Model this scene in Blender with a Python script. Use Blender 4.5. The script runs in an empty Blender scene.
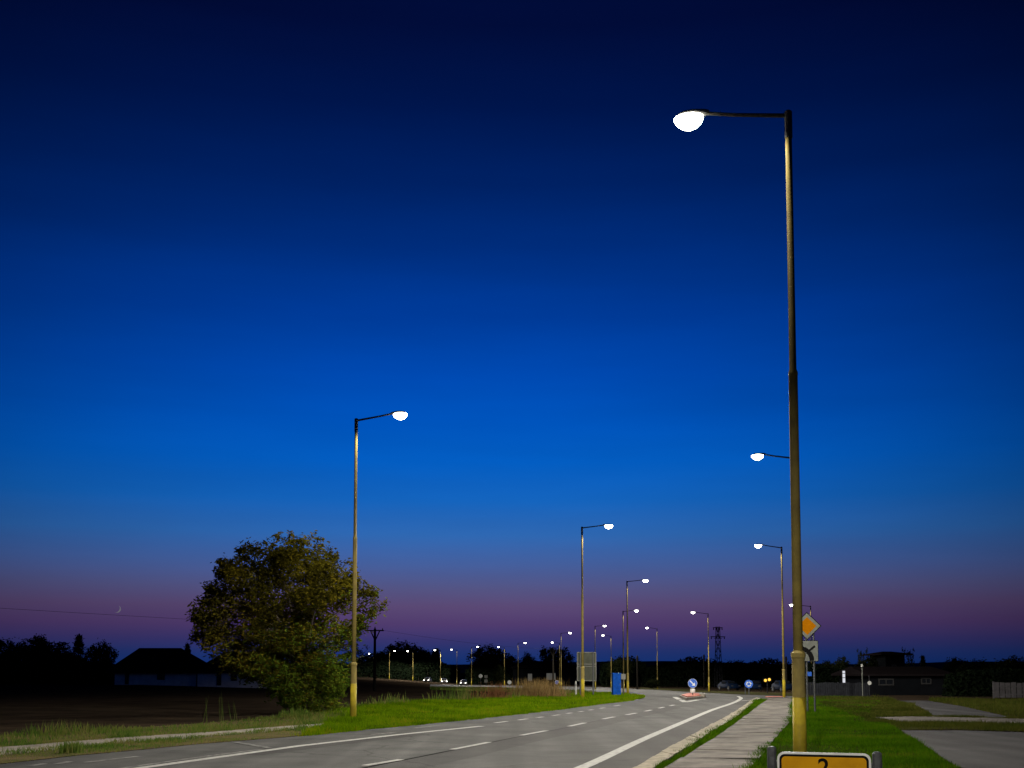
import bpy, bmesh, math, random
import numpy as np
from mathutils import Vector, Matrix

C = bpy.context.scene
COL = C.collection
random.seed(7)
RNG = np.random.default_rng(11)
R = math.radians

# ------------------------------------------------------------------ camera
F = 1150.0                      # focal length in pixels at 1024 wide
PITCH = R(4.3)
HZ = 672.0                      # row of the horizon
EYE = 1.56
cam = bpy.data.cameras.new('camera')
camo = bpy.data.objects.new('camera', cam)
COL.objects.link(camo)
camo.location = (0, 0, EYE)
camo.rotation_euler = (R(90) + PITCH, 0, 0)
cam.sensor_width = 36.0
cam.lens = F * 36.0 / 1024.0
SH = (HZ - 384.0) / F - math.tan(PITCH)
cam.shift_y = SH * F / 1024.0
cam.clip_start = 0.1
cam.clip_end = 9000
C.camera = camo

# ------------------------------------------------------------------ sky (dusk, sun well below the horizon)
def lin(c):
    return tuple(((x / 255.0) / 12.92 if x / 255.0 <= 0.04045 else ((x / 255.0 + 0.055) / 1.055) ** 2.4) for x in c)

def elev(v):
    return math.atan((HZ - v) / F * 0.997)

W = bpy.data.worlds.new('World')
C.world = W
W.use_nodes = True
nt = W.node_tree
nt.nodes.clear()
def N(tree, t, **kw):
    n = tree.nodes.new(t)
    for k, v in kw.items():
        setattr(n, k, v)
    return n
def math_node(tree, op, a, b=None, c=None):
    n = N(tree, 'ShaderNodeMath', operation=op)
    for i, x in enumerate((a, b, c)):
        if x is None:
            continue
        if isinstance(x, (int, float)):
            n.inputs[i].default_value = x
        else:
            tree.links.new(x, n.inputs[i])
    return n.outputs[0]
tc = N(nt, 'ShaderNodeTexCoord')
sep = N(nt, 'ShaderNodeSeparateXYZ')
nt.links.new(tc.outputs['Generated'], sep.inputs[0])
el = math_node(nt, 'ARCSINE', sep.outputs['Z'])
EMAX = 0.8
fac = math_node(nt, 'DIVIDE', el, EMAX)
ramp = N(nt, 'ShaderNodeValToRGB')
nt.links.new(fac, ramp.inputs[0])
SKY = [(674, (12, 40, 98)), (662, (20, 47, 108)), (652, (32, 49, 107)), (640, (54, 51, 106)), (624, (78, 58, 106)),
       (606, (88, 71, 113)), (588, (82, 83, 130)), (565, (68, 93, 153)), (535, (46, 102, 175)), (500, (20, 98, 186)),
       (460, (3, 92, 192)), (420, (0, 82, 184)), (370, (0, 71, 172)), (310, (0, 58, 151)), (240, (0, 44, 122)),
       (170, (0, 32, 97)), (90, (0, 21, 75)), (0, (1, 12, 56))]
els = ramp.color_ramp.elements
for i, (v, c) in enumerate(SKY):
    p = max(0.0, elev(v) / EMAX)
    if i < 2:
        e = els[i]
        e.position = p
    else:
        e = els.new(p)
    e.color = (*lin(c), 1)
e = els.new(1.0)
e.color = (*lin((2, 5, 34)), 1)
# the afterglow is strongest a little left of the view axis
ln = N(nt, 'ShaderNodeVectorMath', operation='NORMALIZE')
cx = N(nt, 'ShaderNodeCombineXYZ')
nt.links.new(sep.outputs['X'], cx.inputs[0]); nt.links.new(sep.outputs['Y'], cx.inputs[1])
nt.links.new(cx.outputs[0], ln.inputs[0])
dt = N(nt, 'ShaderNodeVectorMath', operation='DOT_PRODUCT')
az0 = R(-2.0)
dt.inputs[1].default_value = (math.sin(az0), math.cos(az0), 0)
nt.links.new(ln.outputs[0], dt.inputs[0])
gl = math_node(nt, 'SUBTRACT', 1.0, dt.outputs['Value'])
gl = math_node(nt, 'MULTIPLY', gl, 5.2)
gl = math_node(nt, 'SUBTRACT', 1.04, gl)
gl = math_node(nt, 'MAXIMUM', gl, 0.22)
# very thin uneven veils in the evening air
mpv = N(nt, 'ShaderNodeMapping'); mpv.inputs['Scale'].default_value = (2.2, 2.2, 16.0)
nt.links.new(tc.outputs['Generated'], mpv.inputs[0])
nzv = N(nt, 'ShaderNodeTexNoise'); nzv.inputs['Scale'].default_value = 1.6; nzv.inputs['Detail'].default_value = 6; nzv.inputs['Roughness'].default_value = .55
nt.links.new(mpv.outputs[0], nzv.inputs['Vector'])
gl = math_node(nt, 'MULTIPLY', gl, math_node(nt, 'MULTIPLY_ADD', nzv.outputs['Fac'], .26, .87))
bg = N(nt, 'ShaderNodeBackground')
nt.links.new(ramp.outputs[0], bg.inputs[0])
nt.links.new(gl, bg.inputs[1])
wo = N(nt, 'ShaderNodeOutputWorld')
nt.links.new(bg.outputs[0], wo.inputs[0])

C.view_settings.view_transform = 'Standard'
C.view_settings.look = 'None'
C.view_settings.exposure = 0.0
C.view_settings.gamma = 1.0
C.render.engine = 'CYCLES'
C.cycles.use_light_tree = True
C.cycles.max_bounces = 5
C.cycles.sample_clamp_indirect = 4.0
LAMP_W = 3800.0
SIDE = 1.0

# ------------------------------------------------------------------ terrain and unprojection
def drop(y):
    if y < 65: return 0.0
    if y < 160: return 0.0115 * (y - 65)
    if y < 450: return 1.0925 + 0.006 * (y - 160)
    return 1.0925 + 0.006 * 290
def T(x, y):
    fx = min(1.0, max(0.0, (x + 45.0) / 33.0))
    return -fx * drop(y)
def ray(u, v):
    a = (u - 512.0) / F
    b = (384.0 - v) / F + SH
    return Vector((a, math.cos(PITCH) - b * math.sin(PITCH), math.sin(PITCH) + b * math.cos(PITCH)))
def P(u, v, y):
    d = ray(u, v)
    t = y / d.y
    return Vector((d.x * t, y, EYE + d.z * t))
def G(u, v):
    d = ray(u, v)
    lo, hi = 0.5, 0.5
    while hi < 3000:
        t = hi / d.y
        if EYE + d.z * t < T(d.x * t, hi):
            break
        lo = hi
        hi *= 1.02
    for _ in range(40):
        m = (lo + hi) / 2
        t = m / d.y
        if EYE + d.z * t < T(d.x * t, m): hi = m
        else: lo = m
    t = hi / d.y
    return Vector((d.x * t, hi))
def GP(pts):
    return [G(*p) for p in pts]
def on(u, y):
    """ground point in column u at distance y"""
    x = (u - 512.0) / F * y
    return Vector((x, y, T(x, y)))
XL = [-45 + 3 * i for i in range(12)]
YL = [65 + 5 * i for i in range(20)] + [175 + 15 * i for i in range(19)]

# ------------------------------------------------------------------ materials
def mat(name, col, rough=0.8, var=0.0, scale=4.0, col2=None, bump=0.0, bscale=40.0, spec=0.3, metal=0.0, detail=6.0, lo=0.35, hi=0.65):
    m = bpy.data.materials.new(name)
    m.use_nodes = True
    t = m.node_tree
    b = t.nodes['Principled BSDF']
    b.inputs['Roughness'].default_value = rough
    b.inputs['Metallic'].default_value = metal
    b.inputs['Specular IOR Level'].default_value = spec
    c2 = col2 if col2 else tuple(x * (1 - var) for x in col)
    tcn = N(t, 'ShaderNodeTexCoord')
    nz = N(t, 'ShaderNodeTexNoise')
    nz.inputs['Scale'].default_value = scale
    nz.inputs['Detail'].default_value = detail
    nz.inputs['Roughness'].default_value = 0.65
    t.links.new(tcn.outputs['Object'], nz.inputs['Vector'])
    cr = N(t, 'ShaderNodeValToRGB')
    cr.color_ramp.elements[0].position = lo; cr.color_ramp.elements[0].color = (*c2, 1)
    cr.color_ramp.elements[1].position = hi; cr.color_ramp.elements[1].color = (*col, 1)
    t.links.new(nz.outputs['Fac'], cr.inputs[0])
    t.links.new(cr.outputs[0], b.inputs['Base Color'])
    if bump:
        n2 = N(t, 'ShaderNodeTexNoise')
        n2.inputs['Scale'].default_value = bscale
        n2.inputs['Detail'].default_value = 5
        t.links.new(tcn.outputs['Object'], n2.inputs['Vector'])
        bp = N(t, 'ShaderNodeBump')
        bp.inputs['Strength'].default_value = bump
        bp.inputs['Distance'].default_value = 0.02
        t.links.new(n2.outputs['Fac'], bp.inputs['Height'])
        t.links.new(bp.outputs[0], b.inputs['Normal'])
    return m
def emit(name, col, s, sample='NONE'):
    m = bpy.data.materials.new(name)
    m.use_nodes = True
    t = m.node_tree
    b = t.nodes['Principled BSDF']
    b.inputs['Base Color'].default_value = (.02, .02, .02, 1)
    b.inputs['Emission Color'].default_value = (*col, 1)
    b.inputs['Emission Strength'].default_value = s
    m.cycles.emission_sampling = sample
    return m
def leafmat(name, cols, trans=0.25, rough=0.8, spec=0.0):
    """foliage: every leaf (mesh island) takes its own colour"""
    m = bpy.data.materials.new(name)
    m.use_nodes = True
    t = m.node_tree
    b = t.nodes['Principled BSDF']
    b.inputs['Roughness'].default_value = rough
    b.inputs['Specular IOR Level'].default_value = spec
    g = N(t, 'ShaderNodeNewGeometry')
    tcn = N(t, 'ShaderNodeTexCoord')
    nz = N(t, 'ShaderNodeTexNoise')
    nz.inputs['Scale'].default_value = 0.7
    nz.inputs['Detail'].default_value = 4
    t.links.new(tcn.outputs['Object'], nz.inputs['Vector'])
    f = math_node(t, 'MULTIPLY', g.outputs['Random Per Island'], 0.5)
    n3 = math_node(t, 'MULTIPLY_ADD', nz.outputs['Fac'], 2.0, -0.75)
    f = math_node(t, 'ADD', f, n3)
    cr = N(t, 'ShaderNodeValToRGB')
    e = cr.color_ramp.elements
    for i, c in enumerate(cols):
        p = i / (len(cols) - 1)
        if i < 2:
            e[i].position = p if len(cols) > 1 else 0
            k = e[i]
        else:
            k = e.new(p)
        k.color = (*c, 1)
    if len(cols) > 2:
        e[1].position = e[1].position
    t.links.new(f, cr.inputs[0])
    t.links.new(cr.outputs[0], b.inputs['Base Color'])
    tr = N(t, 'ShaderNodeBsdfTranslucent')
    t.links.new(cr.outputs[0], tr.inputs[0])
    mx = N(t, 'ShaderNodeMixShader')
    mx.inputs[0].default_value = trans
    t.links.new(b.outputs[0], mx.inputs[1]); t.links.new(tr.outputs[0], mx.inputs[2])
    t.links.new(mx.outputs[0], t.nodes['Material Output'].inputs[0])
    return m

def asphalt_mat(name, base, dark):
    m = mat(name, base, 0.9, col2=dark, scale=0.55, bump=0.5, bscale=60, spec=0.08, lo=0.3, hi=0.7)
    t = m.node_tree
    b = t.nodes['Principled BSDF']
    old = b.inputs['Base Color'].links[0].from_socket
    tcn = N(t, 'ShaderNodeTexCoord')
    # aggregate speckle
    nz = N(t, 'ShaderNodeTexNoise'); nz.inputs['Scale'].default_value = 45; nz.inputs['Detail'].default_value = 3
    t.links.new(tcn.outputs['Object'], nz.inputs['Vector'])
    s = math_node(t, 'MULTIPLY_ADD', nz.outputs['Fac'], 1.3, 0.35)
    # long wear streaks along the carriageway
    mp = N(t, 'ShaderNodeMapping')
    mp.inputs['Rotation'].default_value = (0, 0, R(19))
    mp.inputs['Scale'].default_value = (1.1, 0.035, 1)
    t.links.new(tcn.outputs['Object'], mp.inputs[0])
    n2 = N(t, 'ShaderNodeTexNoise'); n2.inputs['Scale'].default_value = 1.0; n2.inputs['Detail'].default_value = 4
    t.links.new(mp.outputs[0], n2.inputs['Vector'])
    s2 = math_node(t, 'MULTIPLY_ADD', n2.outputs['Fac'], 1.7, 0.15)
    s = math_node(t, 'MULTIPLY', s, s2)
    # cracks
    vo = N(t, 'ShaderNodeTexVoronoi', feature='DISTANCE_TO_EDGE')
    vo.inputs['Scale'].default_value = 0.16
    n4 = N(t, 'ShaderNodeTexNoise'); n4.inputs['Scale'].default_value = 0.8; n4.inputs['Detail'].default_value = 5
    t.links.new(tcn.outputs['Object'], n4.inputs['Vector'])
    ad = N(t, 'ShaderNodeMixRGB', blend_type='ADD'); ad.inputs[0].default_value = 1.2
    t.links.new(tcn.outputs['Object'], ad.inputs[1]); t.links.new(n4.outputs['Color'], ad.inputs[2])
    t.links.new(ad.outputs[0], vo.inputs['Vector'])
    ck = math_node(t, 'MULTIPLY_ADD', vo.outputs['Distance'], 60.0, 0.55)
    ck = math_node(t, 'MINIMUM', ck, 1.0)
    s = math_node(t, 'MULTIPLY', s, ck)
    mx = N(t, 'ShaderNodeVectorMath', operation='SCALE')
    t.links.new(old, mx.inputs[0]); t.links.new(s, mx.inputs['Scale'])
    t.links.new(mx.outputs[0], b.inputs['Base Color'])
    return m

M = {}
M['asphalt'] = asphalt_mat('asphalt', (.076, .076, .072), (.036, .036, .036))
M['asphalt_edge'] = asphalt_mat('edge_asphalt', (.048, .046, .043), (.027, .026, .025))
M['asphalt_lot'] = asphalt_mat('old_asphalt', (.052, .05, .051), (.032, .032, .033))
M['asphalt_band'] = asphalt_mat('band_asphalt', (.048, .047, .045), (.027, .027, .026))
M['seam'] = mat('tar_seam', (.024, .024, .024), .9, .3, spec=0.0)
M['paint'] = mat('road_paint', (.38, .38, .365), .85, col2=(.17, .17, .165), spec=.02, scale=9, lo=.3, hi=.5)
M['paint_worn'] = mat('worn_road_paint', (.22, .22, .21), .85, col2=(.08, .08, .08), spec=.02, scale=5, lo=.4, hi=.62)
M['concrete'] = mat('concrete', (.26, .235, .195), .9, col2=(.15, .135, .115), scale=3, bump=.4, bscale=30, spec=.05)
M['kerb'] = mat('kerb_concrete', (.29, .26, .195), .9, col2=(.11, .095, .065), scale=6, bump=.6, bscale=25, lo=.3, hi=.6, spec=.05)
M['slab'] = mat('paving_slab', (.155, .138, .12), .9, col2=(.06, .053, .047), scale=1.6, bump=.4, bscale=40, spec=.05)
M['joint'] = mat('joint_soil', (.035, .035, .02), .95, .5, spec=.05)
M['soil'] = mat('field_soil', (.05, .036, .024), .95, col2=(.024, .018, .013), scale=.5, bump=.8, bscale=6, spec=0.0)
M['turf'] = mat('turf_soil', (.018, .04, .004), .95, col2=(.026, .024, .008), scale=.7, bump=.6, bscale=12, spec=0.0)
M['dryturf'] = mat('dry_turf_soil', (.11, .085, .045), .95, col2=(.06, .06, .025), scale=1.1, bump=.6, bscale=12, spec=0.0)
M['dimturf'] = mat('worn_turf_soil', (.05, .055, .02), .95, col2=(.04, .035, .02), scale=.8, bump=.6, bscale=12, spec=0.0)
M['grass'] = leafmat('grass_blades', [(.020, .044, .0015), (.032, .082, .002), (.046, .112, .002), (.085, .10, .007)], .3)
M['lush'] = leafmat('lush_grass_blades', [(.034, .066, .002), (.068, .13, .002), (.10, .175, .002), (.16, .165, .008)], .3)
M['weeds'] = leafmat('weed_blades', [(.03, .07, .01), (.07, .12, .018), (.12, .13, .03), (.17, .13, .06)], .25)
M['dull'] = leafmat('dull_grass_blades', [(.025, .035, .006), (.045, .055, .008), (.07, .065, .015)], .25)
M['dry'] = leafmat('dry_stems', [(.12, .075, .03), (.2, .14, .055), (.16, .09, .04)], .2)
M['redweed'] = leafmat('red_brown_stems', [(.1, .04, .02), (.14, .07, .03), (.09, .05, .025)], .2)
M['leaf'] = leafmat('walnut_leaves', [(.018, .017, .003), (.043, .039, .004), (.075, .064, .005), (.115, .086, .008)], .25, .5)
M['leaf_green'] = leafmat('lamplit_sucker_leaves', [(.03, .05, .006), (.06, .10, .008), (.11, .12, .012)], .3, .5)  # green of the foot growth, also used as lamplight painted on leaves
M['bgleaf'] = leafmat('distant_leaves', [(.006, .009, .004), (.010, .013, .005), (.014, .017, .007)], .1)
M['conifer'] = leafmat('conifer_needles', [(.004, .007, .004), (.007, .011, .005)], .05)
M['bark'] = mat('bark', (.07, .055, .04), .95, .5, 12, bump=1, bscale=30)
M['pole_paint'] = mat('mast_paint', (.25, .195, .055), .6, col2=(.16, .125, .045), scale=3, spec=.1, bump=.15, bscale=25)
M['pole_base'] = mat('mast_base_paint', (.30, .235, .012), .6, col2=(.19, .145, .014), scale=3.5, spec=.1, bump=.2, bscale=25)
M['pole_dark'] = mat('mast_arm_steel', (.06, .055, .045), .5, .4, 8)
M['head'] = mat('luminaire_housing', (.13, .13, .125), .45, .3, 10)
M['lens'] = emit('lamp_lens', (1, .96, .84), 22.0)
M['galv'] = mat('galvanised_steel', (.085, .09, .095), .6, .5, 20, metal=.2, spec=.15)
M['signwhite'] = mat('sign_white', (.55, .56, .54), .5, .15, 5)
M['signyellow'] = mat('sign_yellow', (.50, .25, .002), .5, col2=(.36, .17, .002), scale=4, spec=.06)
M['signorange'] = mat('sign_amber', (.34, .12, .002), .6, .2, 6, spec=.0)
M['black'] = mat('sign_black', (.008, .008, .008), .7, .2, spec=0.0)
M['signgrey'] = mat('sign_back_grey', (.06, .064, .05), .7, .25, 3, spec=.0)
M['signblue'] = mat('sign_blue', (.015, .10, .5), .6, .2, 6)
M['boxblue'] = mat('cabinet_blue', (.006, .06, .32), .6, .35, 4, spec=.03)
M['signdim'] = mat('dimlit_sign_white', (.15, .16, .145), .7, .25, 5, spec=.0)  # sign white darkened, its weak lighting put into the colour
M['boxgrey'] = mat('plate_grey', (.12, .12, .11), .6, .2)
M['redpave'] = mat('red_pavers', (.42, .10, .06), .85, .4, 6)
M['wood'] = mat('dark_timber', (.018, .016, .013), .9, .4, 9, spec=0.0)
M['steel_dark'] = mat('dark_steel', (.03, .03, .034), .7, .3, spec=0.0)
M['wallpale'] = mat('pale_render', (.75, .72, .70), .9, .25, 1.2, spec=0.0)
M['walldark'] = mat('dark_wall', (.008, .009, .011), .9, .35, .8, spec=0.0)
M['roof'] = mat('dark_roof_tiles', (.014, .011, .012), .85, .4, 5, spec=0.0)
M['frame'] = mat('window_frame', (.03, .03, .03), .6, .2)
M['glass'] = mat('dark_glass', (.01, .012, .016), .12, .2, spec=.5)
M['litglass'] = emit('lit_window', (.9, .87, .78), .08)
M['litwhite'] = emit('lit_sign_face', (.9, .92, 1), .75)
M['headlight'] = emit('headlight', (1, .95, .85), 6.0)
M['amber'] = emit('amber_lamp', (1, .55, .06), 1.6)
M['moon'] = emit('moon_surface', (.75, .72, .85), .17)
M['hill'] = mat('hazy_wood_hill', (.05, .08, .11), .95, .35, .01, spec=0.0)  # blue of the distant haze mixed into the hill colour
M['carpaint'] = mat('car_paint_blue', (.004, .011, .032), .7, .2, spec=.03)
M['cardark'] = mat('car_paint_dark', (.02, .02, .025), .3, .2, spec=.5)
M['tyre'] = mat('tyre_rubber', (.015, .015, .015), .85, .2)
M['fencewood'] = mat('fence_boards', (.022, .024, .029), .85, .4, 3, spec=0.0)
M['fencepale'] = mat('fence_pale', (.10, .095, .10), .85, .4, 3, spec=0.0)

# ------------------------------------------------------------------ object helpers
def tag(o, label=None, cat=None, group=None, kind=None):
    if label: o['label'] = label
    if cat: o['category'] = cat
    if group: o['group'] = group
    if kind: o['kind'] = kind
    return o
def link(name, me, m, parent=None):
    o = bpy.data.objects.new(name, me)
    COL.objects.link(o)
    if m is not None and len(me.materials) == 0:
        me.materials.append(m)
    if parent: o.parent = parent
    return o
def thing(name, label, cat, loc=(0, 0, 0), rz=0.0, group=None):
    o = bpy.data.objects.new(name, None)
    COL.objects.link(o)
    o.location = loc
    o.rotation_euler = (0, 0, rz)
    o.empty_display_size = .3
    return tag(o, label, cat, group)
def obj(name, bm, m, parent=None, smooth=False):
    me = bpy.data.meshes.new(name)
    bmesh.ops.recalc_face_normals(bm, faces=bm.faces)
    bm.to_mesh(me)
    bm.free()
    if smooth:
        for p in me.polygons: p.use_smooth = True
    return link(name, me, m, parent)
def bm_new(): return bmesh.new()
def box(bm, c, s, rz=0.0, bev=0.0, rx=0.0):
    mtx = Matrix.Translation(c) @ Matrix.Rotation(rz, 4, 'Z') @ Matrix.Rotation(rx, 4, 'X') @ Matrix.Diagonal((s[0], s[1], s[2], 1))
    r = bmesh.ops.create_cube(bm, size=1, matrix=mtx)
    if bev:
        ed = list({e for v in r['verts'] for e in v.link_edges})
        bmesh.ops.bevel(bm, geom=ed, offset=bev, segments=2, affect='EDGES', profile=.6)
    return bm
def tube(bm, pts, rad, n=12):
    """swept tube with a radius per point"""
    pts = [Vector(p) for p in pts]
    if not hasattr(rad, '__len__'): rad = [rad] * len(pts)
    rings = []
    for i, p in enumerate(pts):
        d = (pts[min(i + 1, len(pts) - 1)] - pts[max(i - 1, 0)]).normalized()
        a = d.orthogonal().normalized() if abs(d.z) < .95 else Vector((1, 0, 0))
        a = (a - d * a.dot(d)).normalized()
        b = d.cross(a)
        rings.append([bm.verts.new(p + (a * math.cos(2 * math.pi * k / n) + b * math.sin(2 * math.pi * k / n)) * rad[i]) for k in range(n)])
    for q in range(len(rings) - 1):
        # align rings that were built from different bases
        A, B = rings[q], rings[q + 1]
        off = min(range(n), key=lambda s: sum((A[k].co - B[(k + s) % n].co).length for k in range(0, n, 3)))
        rings[q + 1] = B[off:] + B[:off]
        B = rings[q + 1]
        for k in range(n):
            bm.faces.new((A[k], A[(k + 1) % n], B[(k + 1) % n], B[k]))
    bm.faces.new(rings[0][::-1]); bm.faces.new(rings[-1])
    return bm
def lathe(bm, prof, n=20, c=(0, 0, 0)):
    c = Vector(c)
    rings = [[bm.verts.new(c + Vector((r * math.cos(2 * math.pi * k / n), r * math.sin(2 * math.pi * k / n), z))) for k in range(n)] for r, z in prof]
    for A, B in zip(rings, rings[1:]):
        for k in range(n):
            bm.faces.new((A[k], A[(k + 1) % n], B[(k + 1) % n], B[k]))
    bm.faces.new(rings[0][::-1]); bm.faces.new(rings[-1])
    return bm
def prism_xz(bm, pts, y0, y1):
    """outline in local x,z extruded along local y"""
    a = [bm.verts.new((x, y0, z)) for x, z in pts]
    b = [bm.verts.new((x, y1, z)) for x, z in pts]
    bm.faces.new(a[::-1]); bm.faces.new(b)
    n = len(pts)
    for i in range(n):
        bm.faces.new((a[i], a[(i + 1) % n], b[(i + 1) % n], b[i]))
    return bm
def rrect(w, h, r, n=6, cx=0, cz=0):
    pts = []
    for (sx, sz, a0) in ((1, 1, 0), (-1, 1, 90), (-1, -1, 180), (1, -1, 270)):
        for k in range(n + 1):
            a = R(a0 + 90 * k / n)
            pts.append((cx + sx * (w / 2 - r) + r * math.cos(a), cz + sz * (h / 2 - r) + r * math.sin(a)))
    return pts
def circle(r, n=28, cx=0, cz=0):
    return [(cx + r * math.cos(2 * math.pi * k / n), cz + r * math.sin(2 * math.pi * k / n)) for k in range(n)]

def slice_terrain(bm, off, top=0.0):
    xs = [v.co.x for v in bm.verts]; ys = [v.co.y for v in bm.verts]
    for x in XL:
        if min(xs) < x < max(xs):
            bmesh.ops.bisect_plane(bm, geom=bm.verts[:] + bm.edges[:] + bm.faces[:], plane_co=(x, 0, 0), plane_no=(1, 0, 0))
    for y in YL:
        if min(ys) < y < max(ys):
            bmesh.ops.bisect_plane(bm, geom=bm.verts[:] + bm.edges[:] + bm.faces[:], plane_co=(0, y, 0), plane_no=(0, 1, 0))
    for v in bm.verts:
        v.co.z += T(v.co.x, v.co.y) + off
def sheet(name, pts, off, m, kind='structure', label=None, cat=None):
    bm = bm_new()
    f = bm.faces.new([bm.verts.new((p[0], p[1], 0)) for p in pts])
    bmesh.ops.triangulate(bm, faces=[f])
    slice_terrain(bm, off)
    for f in bm.faces:
        if f.normal.z < 0: f.normal_flip()
    me = bpy.data.meshes.new(name); bm.to_mesh(me); bm.free()
    o = link(name, me, m)
    return tag(o, label, cat, kind=kind)
def resample(pts, step):
    out = [Vector(pts[0])]
    for a, b in zip(pts, pts[1:]):
        a, b = Vector(a), Vector(b)
        n = max(1, int((b - a).length / step))
        for k in range(1, n + 1):
            out.append(a.lerp(b, k / n))
    return out
def smooth_line(pts, n=8):
    """Catmull-Rom through ground points"""
    p = [Vector(q) for q in pts]
    p = [p[0] * 2 - p[1]] + p + [p[-1] * 2 - p[-2]]
    out = []
    for i in range(1, len(p) - 2):
        for k in range(n):
            t = k / n
            a, b, c, d = p[i - 1], p[i], p[i + 1], p[i + 2]
            out.append(.5 * ((2 * b) + (c - a) * t + (2 * a - 5 * b + 4 * c - d) * t * t + (3 * b - a - 3 * c + d) * t ** 3))
    out.append(p[-2])
    return out
def stripe(bm, pts, w, off):
    pts = resample([Vector(p) for p in pts], 4.0)
    L = []
    for i, p in enumerate(pts):
        d = (pts[min(i + 1, len(pts) - 1)] - pts[max(i - 1, 0)]).normalized()
        n = Vector((-d.y, d.x)) * w / 2
        L.append([bm.verts.new((q.x, q.y, T(q.x, q.y) + off)) for q in (p - n, p + n)])
    for a, b in zip(L, L[1:]):
        f = bm.faces.new((a[0], b[0], b[1], a[1]))
    return bm
def ribbon(name, A, B, h, off, m, label=None, cat=None):
    """solid strip between two ground lines with the same number of points: top at off+h, sides to the ground"""
    bm = bm_new()
    top = [[bm.verts.new((p.x, p.y, T(p.x, p.y) + off + h)) for p in pr] for pr in zip(A, B)]
    bot = [[bm.verts.new((p.x, p.y, T(p.x, p.y) - .05)) for p in pr] for pr in zip(A, B)]
    for i in range(len(top) - 1):
        bm.faces.new((top[i][0], top[i][1], top[i + 1][1], top[i + 1][0]))
        bm.faces.new((top[i][0], top[i + 1][0], bot[i + 1][0], bot[i][0]))
        bm.faces.new((top[i][1], bot[i][1], bot[i + 1][1], top[i + 1][1]))
    bm.faces.new((top[0][0], bot[0][0], bot[0][1], top[0][1]))
    bm.faces.new((top[-1][0], top[-1][1], bot[-1][1], bot[-1][0]))
    o = obj(name, bm, m)
    return tag(o, label, cat, kind='structure')
def extend(a, b, d):
    """point d metres beyond b on the line a-b"""
    a, b = Vector(a), Vector(b)
    return b + (b - a).normalized() * d

# numpy helpers ------------------------------------------------------
def inside(poly, x, y):
    r = np.zeros(len(x), bool)
    n = len(poly)
    j = n - 1
    for i in range(n):
        xi, yi = poly[i][0], poly[i][1]; xj, yj = poly[j][0], poly[j][1]
        c = ((yi > y) != (yj > y)) & (x < (xj - xi) * (y - yi) / (yj - yi + 1e-12) + xi)
        r ^= c
        j = i
    return r
def Tn(x, y):
    fx = np.clip((x + 45.0) / 33.0, 0, 1)
    d = np.where(y < 65, 0, np.where(y < 160, .0115 * (y - 65), np.where(y < 450, 1.0925 + .006 * (y - 160), 1.0925 + .006 * 290)))
    return -fx * d
def raw_mesh(name, V, per):
    """V: (n*per,3); n separate polygons of `per` corners"""
    n = len(V) // per
    me = bpy.data.meshes.new(name)
    me.vertices.add(len(V)); me.loops.add(len(V)); me.polygons.add(n)
    me.vertices.foreach_set('co', V.astype(np.float32).ravel())
    me.loops.foreach_set('vertex_index', np.arange(len(V), dtype=np.int32))
    me.polygons.foreach_set('loop_start', np.arange(0, len(V), per, dtype=np.int32))
    me.update(calc_edges=True)
    me.validate()
    return me
def blades(x, y, h, w, lean, z0=0.0):
    n = len(x)
    a = RNG.uniform(0, 2 * np.pi, n)
    z = Tn(x, y) + z0
    dx, dy = np.cos(a) * w / 2, np.sin(a) * w / 2
    b = RNG.uniform(0, 2 * np.pi, n)
    l = lean * h * RNG.uniform(.2, 1, n)
    V = np.zeros((n, 3, 3))
    V[:, 0] = np.stack([x - dx, y - dy, z - .01], 1)
    V[:, 1] = np.stack([x + dx, y + dy, z - .01], 1)
    V[:, 2] = np.stack([x + np.cos(b) * l, y + np.sin(b) * l, z + h], 1)
    return V.reshape(-1, 3)
def scatter(poly, n, power=1.0):
    """n points in a ground polygon, denser towards the camera"""
    px = np.array([p[0] for p in poly]); py = np.array([p[1] for p in poly])
    X, Y = [], []
    tot = 0
    while tot < n:
        k = n * 3
        x = RNG.uniform(px.min(), px.max(), k)
        y0, y1 = max(py.min(), 5.0), py.max()
        u = RNG.uniform(0, 1, k)
        y = y0 * (y1 / y0) ** u if power else y0 + (y1 - y0) * u
        q = inside(poly, x, y)
        if not q.any(): continue
        X.append(x[q]); Y.append(y[q]); tot += q.sum()
    return np.concatenate(X)[:n], np.concatenate(Y)[:n]
def patchy(x, y, s, seed):
    """cheap smooth noise 0..1"""
    r = np.random.default_rng(seed)
    v = np.zeros(len(x))
    for k in range(6):
        a = r.uniform(0, 2 * np.pi); f = s * r.uniform(.5, 2.2)
        v += np.sin((x * np.cos(a) + y * np.sin(a)) * f + r.uniform(0, 6.28))
    return .5 + v / 6 * .9
def leaves(ctr, size, jitter=1.0, flat=.5):
    """diamond leaves with random orientation at the given centres"""
    n = len(ctr)
    d = RNG.normal(size=(n, 3)); d[:, 2] *= flat; d[:, 2] -= .2
    d /= np.linalg.norm(d, axis=1)[:, None]
    s = RNG.normal(size=(n, 3))
    s -= d * (s * d).sum(1)[:, None]
    s /= np.linalg.norm(s, axis=1)[:, None]
    L = size * RNG.uniform(.6, 1.3, n)[:, None]
    V = np.stack([ctr - d * L, ctr + s * L * .38, ctr + d * L, ctr - s * L * .38], 1)
    return V.reshape(-1, 3)

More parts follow.
